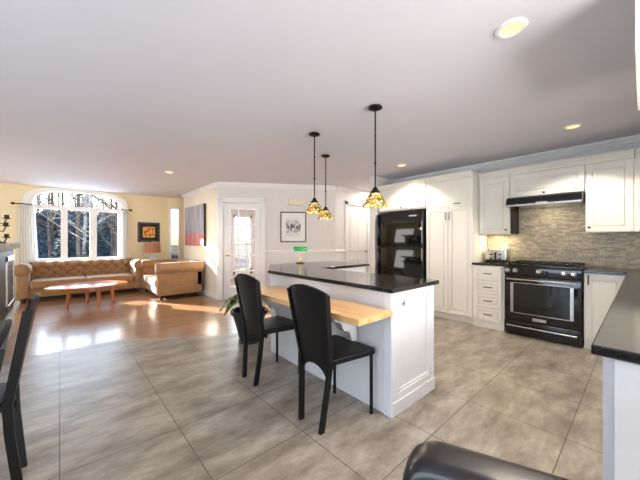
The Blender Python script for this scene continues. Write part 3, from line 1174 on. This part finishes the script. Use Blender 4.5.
# ------------------------------------------------------------------ range hood
hd = thing('range_hood', 'slim black range hood under the cabinet above the stove', 'range hood', (4.50, 1.243, 1.70), KR)
hp = [(.0, .0), (.0, .03), (.025, .095), (.06, .115), (.54, .115), (.54, .0)]
MB().prism(hp, 0, .77, .003, mat=Matrix(((0, 0, 1, 0), (1, 0, 0, 0), (0, 1, 0, 0), (0, 0, 0, 1)))).build('housing', M['black_gloss'], hd, smooth=False)
MB().box(.03, .74, .03, .5, -.008, .001).build('filter', M['chrome'], hd, smooth=False)
MB().box(.0, .77, -.006, .012, -.012, .012, .003).build('front_lip', M['chrome'], hd, smooth=False)
MB().box(.33, .45, -.003, .002, .012, .026, .001).build('badge', M['chrome'], hd, smooth=False)
tag(MB().box(4.74, 5.04, 1.222, 1.249, 1.33, 1.69, .003).build('hood_side_panel', M['black_matte'], smooth=False),
    'narrow black panel beside the wall cabinet under the range hood', 'panel')

# ------------------------------------------------------------------ toaster
tt = thing('toaster', 'chrome toaster on the short black countertop left of the stove', 'toaster', (4.80, 1.61, .918), KR)
MB().box(0, .30, 0, .18, .015, .19, .025, 4).build('body', M['chrome'], tt)
MB().box(.01, .29, .01, .17, 0, .02, .004).build('base', M['black_matte'], tt, smooth=False)
for x in (.045, .175):
    MB().box(x, x + .085, .05, .075, .186, .193).build('slot', M['black_iron'], tt, smooth=False)
    MB().box(x, x + .085, .105, .13, .186, .193).build('slot', M['black_iron'], tt, smooth=False)
for x in (.09, .21):
    MB().box(x - .018, x + .018, -.02, .005, .105, .12, .004).build('lever', M['black_matte'], tt, smooth=False)
    MB().lathe([(0, 0), (.014, 0), (.012, .014), (0, .014)], 14, Matrix.Translation((x, 0, .05)) @ RX).build('dial', M['black_matte'], tt)
MB().box(.136, .164, -.004, .003, .04, .15, .002).build('front_strip', M['black_matte'], tt, smooth=False)
# black box at the right on the long countertop
ph = thing('black_radio', 'small black box standing on the long countertop at the right edge', 'radio', (2.82, -.02, .903), KR)
MB().box(0, .12, 0, .10, 0, .14, .01, 2).build('housing', M['black_matte'], ph)
MB().box(.012, .108, -.004, .001, .03, .12, .002).build('front_grille', M['black_iron'], ph, smooth=False)

# ------------------------------------------------------------------ leather side chairs
def make_chair(label, group):
    t = thing('side_chair', label, 'chair', group=group)
    zc = lambda z: -.195 - .08 * (z - .42) / .5 if z > .42 else -.195 - .04 * (.42 - z) / .42
    hwid = lambda z: .115 + (.205 - .115) * max(0, z) / .93
    # wrapped back panel: arch cut between the legs below, gentle arch at the top
    t_ = bmesh.new()
    cols = 20

    def top(s):
        return .906 + .042 * (1 - s * s)

    def bot(s):
        return .285 + .125 * math.sqrt(max(0, 1 - s * s))
    rows = 16
    gv = []
    for i in range(cols + 1):
        s = -1 + 2 * i / cols
        colv = []
        for j in range(rows + 1):
            z = bot(s) + (top(s) - bot(s)) * j / rows
            x = s * (hwid(z) - .012)
            y = zc(z) - .022 * (1 - s * s) * (.4 + .6 * j / rows)
            colv.append((x, y, z))
        gv.append(colv)
    f_ = [[t_.verts.new(c) for c in cv] for cv in gv]
    bk = [[t_.verts.new((c[0], c[1] + .016, c[2])) for c in cv] for cv in gv]
    for i in range(cols):
        for j in range(rows):
            t_.faces.new((f_[i][j], f_[i + 1][j], f_[i + 1][j + 1], f_[i][j + 1]))
            t_.faces.new((bk[i][j + 1], bk[i + 1][j + 1], bk[i + 1][j], bk[i][j]))
        t_.faces.new((f_[i][0], bk[i][0], bk[i + 1][0], f_[i + 1][0]))
        t_.faces.new((f_[i][rows], f_[i + 1][rows], bk[i + 1][rows], bk[i][rows]))
    for j in range(rows):
        t_.faces.new((f_[0][j], f_[0][j + 1], bk[0][j + 1], bk[0][j]))
        t_.faces.new((f_[cols][j + 1], f_[cols][j], bk[cols][j], bk[cols][j + 1]))
    bmesh.ops.recalc_face_normals(t_, faces=t_.faces)
    m_ = MB()
    m_._merge(t_)
    m_.build('backrest', M['leather'], t, angle=50)
    # rear legs run on upward as side posts
    for s in (-1, 1):
        lg = MB()
        zs = [0, .15, .3, .45, .6, .75, .898]
        for a in range(len(zs) - 1):
            za, zb = zs[a], zs[a + 1]
            vv = []
            for z in (za, zb):
                xo = s * hwid(z)
                th = .024 - .004 * z
                y = zc(z)
                dp = .024
                vv.append([(xo - s * th, y - dp * .5, z), (xo, y - dp * .5, z), (xo, y + dp, z), (xo - s * th, y + dp, z)])
            bm = lg.bm
            ra = [bm.verts.new(c) for c in vv[0]]
            rb = [bm.verts.new(c) for c in vv[1]]
            for k in range(4):
                bm.faces.new((ra[k], ra[(k + 1) % 4], rb[(k + 1) % 4], rb[k]))
            if a == 0:
                bm.faces.new(ra[::-1])
            if a == len(zs) - 2:
                bm.faces.new(rb)
        bmesh.ops.remove_doubles(lg.bm, verts=lg.bm.verts, dist=1e-5)
        bmesh.ops.recalc_face_normals(lg.bm, faces=lg.bm.faces)
        lg.build('rear_leg', M['leather'], t, smooth=False)
        x = s * .185
        MB().box(x - .010, x + .010, .167, .187, 0, .432, .003).build('front_leg', M['leather'], t, smooth=False)
    # seat: padded trapezoid with rounded front corners
    pts = [(-.15, -.185), (.15, -.185), (.205, .16)] + arcpts(.175, .175, .035, 0, 90, 5)[1:] + arcpts(-.175, .175, .035, 90, 180, 5)[:-1] + [(-.205, .16)]
    MB().prism(pts, .425, .468, .014, 3).build('seat', M['leather'], t, angle=60)
    MB().box(-.155, .155, -.165, -.145, .40, .43).build('seat_rail', M['leather'], t, smooth=False)
    return t


CH = 'black leather chairs drawn up to the island and the dining table'
c0 = make_chair('black leather chair nearest the panelled end of the island', None)
c0.location = (1.475, 1.478, 0)
c0.rotation_euler = (0, 0, -PI / 2)
c0['group'] = CH
for x, y, rz, lab in ((1.475, 2.31, -PI / 2, 'black leather chair at the island beside the potted plant'),
                      (-.378, 2.155, PI / 2, 'black leather chair at far left, the farther of two with its back towards the island'),
                      (-.425, 1.46, PI / 2 + R(6), 'black leather chair cut by the left edge, nearest of the two left chairs')):
    c_ = copy_tree(c0)
    c_.location = (x, y, 0)
    c_.rotation_euler = (0, 0, rz)
    c_['label'] = lab

# padded chair right in front of the camera
fc = thing('padded_armchair', 'dark leather padded chair with rounded back in the bottom foreground', 'chair', (.722, .08, 0), -PI / 2 + R(20))
def fback(u, v):
    return (0, 0, 0)
bp = []
w2_, zt, zb_, rr_ = .27, .915, .50, .055
bp += [(-w2_ + .03, zb_), (w2_ - .03, zb_)] + arcpts(w2_ - rr_, zt - rr_, rr_, 0, 90, 6) + arcpts(-w2_ + rr_, zt - rr_, rr_, 90, 180, 6)
MB().prism(bp, .20, .275, .022, 4, mat=RX).build('backrest', M['fgleather'], fc, angle=60)
ip = [(p[0] * .80, .69 + (p[1] - .69) * .78) for p in bp]
MB().prism(ip, .27, .285, .01, 2, mat=RX).build('back_panel', M['leather'], fc, angle=60)
MB().prism([(-.25, -.2), (.25, -.2)] + arcpts(.20, .22, .05, 0, 90, 5) + arcpts(-.20, .22, .05, 90, 180, 5), .40, .50, .025, 4).build('seat', M['fgleather'], fc, angle=60)
for sx in (-1, 1):
    for y in (-.19, .2):
        MB().tube([(sx * .21, y, .41), (sx * .22, y * 1.1, 0)], [.024, .017], 10).build('leg', M['dark_foot'], fc)

# ------------------------------------------------------------------ pendants
def make_pendant():
    t = thing('pendant_lamp', '', 'pendant lamp', group='stained glass pendants over the island')
    MB().lathe([(0, 0), (.03, 0), (.058, -.01), (.064, -.022), (.05, -.03), (.016, -.04), (0, -.04)], 24).build('canopy', M['bronze'], t)
    MB().tube([(0, 0, -.03), (0, 0, -.755)], .007, 10).ball((0, 0, -.52), .012, 1, 1, 1.3, 10).ball((0, 0, -.27), .0095, 1, 1, 1.2, 8).build('rod', M['bronze'], t)
    MB().lathe([(0, -.74), (.018, -.742), (.024, -.76), (.045, -.785), (.04, -.80), (0, -.80)], 20).build('shade_cap', M['bronze'], t)
    prof = [(.036, -.79), (.055, -.815), (.078, -.845), (.092, -.88), (.116, -.908)]
    shd = MB()
    shd.lathe([(r_, z_) for r_, z_ in prof] + [(r_ - .006, z_) for r_, z_ in prof[::-1]], 48, wav=.09, wn=8)
    o_ = shd.build('shade', M['stained'], t)
    MB().ball((0, 0, -.855), .028, 1, 1, 1.25, 12).build('bulb', M['bulb'], t)
    return t


M['bulb'] = emit('warm_bulb', (255, 226, 170), 5)
pp = make_pendant()
for i, (x, y, lab) in enumerate(((2.14, 1.63, 'stained glass pendant lamp nearest the fridge, rightmost and largest in view'),
                                 (2.16, 2.50, 'stained glass pendant lamp on the left, above the middle of the island'),
                                 (2.83, 3.03, 'stained glass pendant lamp farthest back, smallest of the three'))):
    o = pp if i == 0 else copy_tree(pp)
    o.location = (x, y, CEIL)
    o['label'] = lab
    lamp('pendant_bulb_light', 'POINT', (x, y, CEIL - .955), 2.5, (1, .78, .5), shadow_soft_size=.03)

# ------------------------------------------------------------------ recessed downlights
for x, y, lab, e in ((1.94, .51, 'large lit recessed ceiling light nearest the camera at top right', 16), (4.09, .50, 'recessed ceiling light in front of the range hood', 16),
                     (4.12, 2.61, 'recessed ceiling light in front of the pantry', 12), (1.45, 5.64, 'recessed ceiling light in the living room beside the painting wall', 8)):
    t = thing('ceiling_downlight', lab, 'ceiling light', (x, y, CEIL), group='recessed ceiling lights')
    MB().lathe([(.055, -.002), (.058, -.012), (.075, -.010), (.082, 0), (.06, 0)], 32).build('trim_ring', M['trim'], t)
    MB().lathe([(0, -.0035), (.056, -.0035), (.056, -.001), (0, -.001)], 28).build('lens', M['lampdisc'], t)
    lamp('downlight_beam', 'SPOT', (x, y, CEIL - .02), e * 5, (1, .89, .74), (0, 0, -1), spot_size=R(118), spot_blend=.35, shadow_soft_size=.05)
lamp('under_cabinet_lamp', 'AREA', (4.88, 1.45, 1.322), 2.2, (1, .82, .5), (0, 0, -1), shape='RECTANGLE', size=.1, size_y=.3)
lamp('hood_lamp', 'AREA', (4.80, .86, 1.68), 2.6, (1, .80, .5), (.15, 0, -1), shape='RECTANGLE', size=.2, size_y=.5)

# ------------------------------------------------------------------ chesterfields
def tuft(m_, fn_base, L, H, nb, rows, depth):
    """tufted sheet: fn_base(u in 0..L, v in 0..H) -> (point, normal)"""
    su = L / nb
    sv_ = H / rows

    def fn(u, v):
        a = u * L / su
        c = v * H / sv_ / 1.0
        p = (a + c) / 2
        q = (a - c) / 2
        d = (abs(math.sin(PI * p)) * abs(math.sin(PI * q))) ** .45
        P, N = fn_base(u, v)
        return tuple(Vector(P) + Vector(N) * depth * d)
    m_.grid(fn, nb * 6, rows * 6)
    pos = []
    for i in range(nb + 1):
        for j in range(rows + 1):
            if (i + j) % 2 == 0:
                pos.append((i / nb, j / rows))
    return pos


def chesterfield(label, L, D, loc, rz, ncush, group):
    """local: front towards -y, x along the length, origin at the centre of the floor footprint"""
    t = thing('chesterfield_sofa', label, 'sofa', loc, rz, group)
    h = L / 2
    aw_ = .24
    fb = MB().box(-h + .05, h - .05, -D / 2 + .07, D / 2 - .06, .10, .27, .01, 2)
    fb.build('base', M['tan'], t)
    # back: outer shell with roll on top
    bk = MB().box(-h + .06, h - .06, D / 2 - .17, D / 2 - .05, .12, .70, .02, 2)
    bk.tube([(-h + .06, D / 2 - .12, .665), (h - .06, D / 2 - .12, .665)], .095, 18)
    bo = bk.build('back_shell', M['tan'], t)
    Li = L - 2 * aw_ + .1
    nb = max(6, int(round(Li / .105)))
    nb += nb % 2

    def base(u, v):
        x = -Li / 2 + Li * u
        y0 = D / 2 - .185
        if v < .62:
            k = v / .62
            return (x, y0 - .01 + .02 * k * 0, .36 + .28 * k), (0, -1, 0)
        k = (v - .62) / .38
        a = PI - k * PI * .72
        return (x, D / 2 - .12 + .105 * math.cos(a) + .0, .665 + .105 * math.sin(a) * .95), (math.cos(a), 0 + math.cos(a) * 1, math.sin(a)) if False else (0, math.cos(a), math.sin(a))
    tm = MB()
    pos = tuft(tm, base, Li, .46, nb, 6, .028)
    bo2 = tm.build('tufted_back', M['tan'], t, angle=80)
    done = 0
    for (u, v) in pos:
        if .02 < u < .98 and .08 < v < .9 and done < 95:
            P, N = base(u, v)
            P = Vector(P) + Vector(N) * .004
            MB().ball((0, 0, 0), .015, n=8).build('button', M['dark_button'], bo2, loc=P)
            done += 1
    # arms : panel, scroll roll with front face
    for s in (-1, 1):
        am = MB()
        xi, xo = s * (h - aw_ + .02), s * (h - .06)
        am.box(min(xi, xo), max(xi, xo), -D / 2 + .03, D / 2 - .05, .10, .62, .02, 2)
        ap_ = am.build('arm', M['tan'], t)
        rl = MB()
        cx_ = s * (h - .125)
        ys = [-D / 2 + .0, -D / 2 + .015, -D / 2 + .05, D / 2 - .06, D / 2 - .03, D / 2 - .02]
        rl.tube([(cx_, y, .655) for y in ys], [.085, .112, .122, .122, .11, .08], 20)
        rl.build('arm_roll', M['tan'], ap_, angle=50)
        n_ = max(3, int(D / .2))
        for k in range(n_):
            y = -D / 2 + .1 + (D - .25) * k / (n_ - 1)
        pt = MB().tube([(cx_ + .122 * math.cos(a) * .98, -D / 2 + .004, .655 + .122 * math.sin(a) * .98) for a in [PI * 2 * k / 24 for k in range(25)]], .006, 6, cap=False)
        pt.build('piping', M['tan'], ap_)
    cw = (L - 2 * aw_) / ncush
    for k in range(ncush):
        x0 = -h + aw_ + .02 + k * (cw - .0) * ((L - 2 * aw_ - .0) / (L - 2 * aw_))
        x0 = -(L - 2 * aw_) / 2 + k * cw
        MB().box(x0 + .004, x0 + cw - .004, -D / 2 + .02, D / 2 - .2, .265, .43, .045, 4).build('seat_cushion', M['tan'], t)
    for sx in (-1, 1):
        for y in (-D / 2 + .12, D / 2 - .13):
            MB().lathe([(0, 0), (.026, 0), (.034, .02), (.04, .05), (.032, .08), (.045, .105), (0, .105)], 16, Matrix.Translation((sx * (h - .15), y, 0))).build('foot', M['dark_foot'], t)
    return t


M['dark_button'] = simple('shadowed_button', (84, 56, 36), .6, var=.05)
SG = 'tan chesterfield seats in the living room'
chesterfield('long tan tufted chesterfield sofa under the arched window', 2.24, .90, (.44, 8.50, 0), 0, 2, SG)
chesterfield('tan chesterfield loveseat seen from its side against the painting wall', 1.62, .97, (1.94, 7.34, 0), -PI / 2, 2, SG)

# ------------------------------------------------------------------ coffee table
tb = thing('coffee_table', 'oval cherry wood coffee table in front of the chesterfield sofa', 'coffee table', (.45, 6.93, 0), R(8))
tp = []
for k in range(44):
    a = 2 * PI * k / 44
    c_, s_ = math.cos(a), math.sin(a)
    tip = 1 + .16 * max(0, -math.cos(a)) ** 6
    tp.append((.57 * c_ * tip, .46 * s_))
MB().prism(tp, .385, .42, .008, 2).build('tabletop', M['table_wood'], tb, smooth=True)
ap2 = [(p[0] * .66, p[1] * .72) for p in tp]
MB().prism(ap2, .335, .3855).build('apron', M['table_wood'], tb)
for (x, y) in ((-.33, .08), (.03, -.36), (.34, .02), (.0, .34)):
    MB().tube([(x * .92, y * .92, .386), (x * 1.04, y * 1.04, 0)], [.036, .020], 10).build('leg', M['table_wood'], tb)

# ------------------------------------------------------------------ side table and table lamp in the corner
stb = thing('side_table', 'small dark round side table in the corner under the table lamp', 'side table', (1.83, 8.66, 0))
MB().lathe([(0, .56), (.20, .56), (.205, .57), (.20, .585), (0, .585)], 28).build('tabletop', M['dark_foot'], stb)
MB().lathe([(0, .02), (.03, .03), (.025, .2), (.035, .3), (.025, .45), (.05, .561), (0, .561)], 18).build('pedestal', M['dark_foot'], stb)
for k in range(3):
    a = 2 * PI * k / 3 + .4
    MB().tube([(0, 0, .12), (.1 * math.cos(a), .1 * math.sin(a), .08), (.17 * math.cos(a), .17 * math.sin(a), .012)], [.02, .017, .012], 8).build('leg', M['dark_foot'], stb)
tl = thing('table_lamp', 'table lamp with rosy tan drum shade and white base in the far corner', 'lamp', (1.83, 8.66, .585))
MB().lathe([(0, 0), (.07, 0), (.075, .015), (.05, .03), (.085, .09), (.10, .15), (.075, .22), (.03, .27), (.02, .30), (0, .30)], 24).build('base', M['ceramic'], tl)
MB().tube([(0, 0, .29), (0, 0, .62)], .006, 8).build('stem', M['brass'], tl)
MB().lathe([(.19, .34), (.175, .60), (.172, .60), (.187, .34)], 32).build('lamp_shade', M['shade_fabric'], tl)
MB().ball((0, 0, .63), .012, n=10).build('finial', M['brass'], tl)

# ------------------------------------------------------------------ curtains and rods
def curtain(label, x0, x1, xb0, xb1):
    m_ = MB()
    nf = 7

    def fn(u, v):
        z = .03 + 1.97 * v
        a = xb0 + (xb1 - xb0) * u
        c_ = x0 + (x1 - x0) * u
        x = a + (c_ - a) * v ** .8
        return (x, 8.905 + .022 * math.sin(u * nf * 2 * PI + .6 * math.sin(v * 3)) * (1 - .25 * v), z)
    m_.grid(fn, 84, 24)
    o_ = m_.build('curtain', M['curtain'], angle=180)
    md = o_.modifiers.new('s', 'SOLIDIFY')
    md.thickness = .003
    return tag(o_, label, 'curtain', 'white sheer curtains at the arched window')


curtain('white sheer curtain hanging at the left side of the arched window', -.66, -.40, -.70, -.30)
curtain('white sheer curtain hanging at the right side of the arched window', 1.13, 1.31, 1.08, 1.38)
for (x0, x1, fx, lab) in ((-.72, -.47, -.74, 'short bronze curtain rod at the left side of the arched window'), (1.17, 1.36, 1.38, 'short bronze curtain rod at the right side of the arched window')):
    t = thing('curtain_rod', lab, 'curtain rod', ((x0 + x1) / 2, 8.905, 2.03), group='short curtain rods at the arched window')
    c_ = (x0 + x1) / 2
    MB().tube([(x0 - c_, 0, 0), (x1 - c_, 0, 0)], .011, 10).build('rod', M['bronze'], t)
    s = 1 if fx > c_ else -1
    MB().ball((fx - c_, 0, 0), .026, 1.2, 1, 1, 12).build('finial', M['bronze'], t)
    MB().tube([((fx - c_) * .8, .0, 0), ((fx - c_) * .8, .093, 0)], .008, 8).build('bracket', M['bronze'], t)

# ------------------------------------------------------------------ pictures
# wide canvas on the painting wall, faces -X
cv = thing('canvas_painting', 'large canvas of grey trunks over red grass on the painting wall', 'painting', (2.468, 7.28, 1.60), KR)
MB().box(-.66, .66, -.045, 0, -.48, .48, .003).build('canvas_body', M['canvas_side'], cv, smooth=False)
fc_ = MB().box(0, .004, -.655, .655, -.475, .475).build('painted_face', M['canvas'], cv, smooth=False)
fc_.rotation_euler = (0, 0, PI / 2)
fc_.location = (0, -.049, 0)


def framed(name, label, loc, rz, w_, h_, fw, matw, mats, img):
    t = thing(name, label, 'picture', loc, rz)
    f_ = MB()
    f_.box(-w_ / 2, -w_ / 2 + fw, -.025, 0, -h_ / 2, h_ / 2, .003).box(w_ / 2 - fw, w_ / 2, -.025, 0, -h_ / 2, h_ / 2, .003)
    f_.box(-w_ / 2, w_ / 2, -.025, 0, h_ / 2 - fw, h_ / 2, .003).box(-w_ / 2, w_ / 2, -.025, 0, -h_ / 2, -h_ / 2 + fw, .003)
    f_.build('frame', M['black_frame'], t, smooth=False)
    MB().box(-w_ / 2 + fw * .5, w_ / 2 - fw * .5, -.012, -.002, -h_ / 2 + fw * .5, h_ / 2 - fw * .5).build('mat_board', M[mats], t, smooth=False)
    wi, hi = w_ / 2 - fw - matw, h_ / 2 - fw - matw
    MB().box(-wi, wi, -.015, -.011, -hi, hi).build('print', M[img], t, smooth=False)
    return t


p_ = apt(1.585)
framed('framed_sketch', 'black framed ink sketch with white mat on the grey wall by the glazed door', (p_[0] - .001, p_[1] - .002, 1.535), AROT, .56, .66, .022, .10, 'mat_white', 'sketch')
t = framed('framed_print', 'small dark framed print with gilt inner frame on the yellow wall above the table lamp', (1.81, 8.999, 1.47), 0, .53, .53, .05, .10, 'mat_black', 'warm_print')
g_ = MB()
for (a, c, e_, f_) in ((-.145, -.115, -.145, .145), (.115, .145, -.145, .145), (-.145, .145, .115, .145), (-.145, .145, -.145, -.115)):
    g_.box(a, c, -.022, -.011, e_, f_, .003)
g_.build('inner_frame', M['gold'], t, smooth=False)

# ------------------------------------------------------------------ banker lamp on the island
bl = thing('banker_lamp', 'brass desk lamp with green glass shade on the far end of the island counter', 'lamp', (2.66, 3.40, .903), R(-35))
bl.scale = (.8, .8, .8)
MB().lathe([(0, 0), (.075, 0), (.08, .012), (.055, .022), (.018, .03), (0, .03)], 24).build('base', M['brass'], bl)
MB().tube([(0, 0, .02), (0, .01, .18), (0, .0, .27), (0, -.03, .285)], .008, 10).ball((0, .01, .12), .014).build('stem', M['brass'], bl)
sh_ = MB()
prof = arcpts(0, 0, .062, 20, 200, 12)
pr_ = [(p[0], p[1]) for p in prof] + [(p[0] * .93, p[1] * .93) for p in prof[::-1]]
sh_.prism(pr_, -.125, .125, .004, 1, mat=Matrix(((0, 0, 1, 0), (1, 0, 0, -.03), (0, 1, 0, .245), (0, 0, 0, 1))))
sh_.build('lamp_shade', M['green_glass'], bl, angle=50)
for s in (-1, 1):
    MB().tube([(s * .12, -.03, .262), (s * .138, -.03, .262)], [.012, .006], 8).build('shade_knob', M['brass'], bl)

# ------------------------------------------------------------------ potted plant
pt = thing('potted_plant', 'leafy plant in a charcoal urn pot on the floor by the island', 'potted plant', (1.74, 3.24, 0))
MB().lathe([(0, 0), (.13, 0), (.135, .02), (.12, .035), (.15, .15), (.185, .28), (.20, .33), (.225, .345), (.23, .385), (.215, .39), (.195, .38), (.19, .34), (0, .34)], 32).build('pot', M['pot'], pt)
MB().lathe([(0, .352), (.10, .358), (.189, .345), (.189, .34), (0, .34)], 24).build('soil', M['soil'], pt)
rl = random.Random(3)
for k in range(15):
    a = 2 * PI * k / 15 + rl.uniform(-.2, .2)
    L = rl.uniform(.24, .36)
    rise = rl.uniform(.10, .20)
    wd = rl.uniform(.045, .065)

    def lf(u, v, a=a, L=L, rise=rise, wd=wd):
        r_ = .02 + L * u
        z = .35 + rise * math.sin(min(1, u * 1.1) * PI * .75) * 1.3 - .10 * u * u
        wv_ = wd * (math.sin(PI * min(1, .06 + u * .94)) ** .7) * (v - .5) * 2
        zz = z + abs(v - .5) * .03
        return (r_ * math.cos(a) - wv_ * math.sin(a), r_ * math.sin(a) + wv_ * math.cos(a), zz)
    MB().grid(lf, 14, 4, .002).build('leaf', M['leaf'], pt, angle=80)

# ------------------------------------------------------------------ fireplace (low stone block with insert)
fp = thing('fireplace', 'low stone fireplace with black glass insert at the left edge', 'fireplace', (-.43, 5.0, 0))
MB().box(-1.2, -.03, -1.0, .75, .0, .36, .02, 2).box(-1.2, -.10, -.95, .55, .36, 1.13, .01).build('stone_body', M['stone'], fp)
MB().box(-1.25, .02, -1.05, .82, .33, .40, .015, 2).build('hearth_slab', M['stone'], fp)
MB().box(-1.25, .02, -1.05, .80, 1.13, 1.205, .012, 2).build('mantel', M['stone'], fp)
ins = MB().box(-.14, 0, -.9, .27, .402, 1.128, .006)
ins = ins.build('insert', M['black_matte'], fp, smooth=False)
fm = MB()
for (a, c, e_, f_) in ((-.42, -.37, .46, 1.06), (.19, .24, .46, 1.06), (-.42, .24, .46, .52), (-.42, .24, 1.0, 1.06)):
    fm.box(-.003, .014, a, c, e_, f_, .004)
fm.build('door_frame', M['chrome'], ins, smooth=False)
MB().box(-.002, .006, -.37, .19, .52, 1.0).build('door_glass', M['black_matte'], ins, smooth=False)
cd = thing('candelabra', 'bronze candelabra with curled arms on the stone mantel at the left edge', 'candle holder', (-.505, 4.80, 1.205), -PI / 2)
MB().lathe([(0, 0), (.06, 0), (.06, .01), (.015, .02), (.008, .05), (.008, .36), (0, .37)], 16).build('stand', M['bronze'], cd)
for k, (y, z) in enumerate(((.06, .07), (.055, .20), (-.11, .16), (.06, .285))):
    MB().tube([(0, 0, z - .06), (.0, y * .6, z - .07), (.0, y, z - .01)], .006, 8).lathe([(0, 0), (.03, .002), (.034, .012), (0, .012)], 14, Matrix.Translation((0, y, z - .012))).build('arm', M['bronze'], cd)
    MB().lathe([(0, 0), (.02, 0), (.02, .035), (0, .036)], 12, Matrix.Translation((0, y, z))).build('candle', M['bronze'], cd)
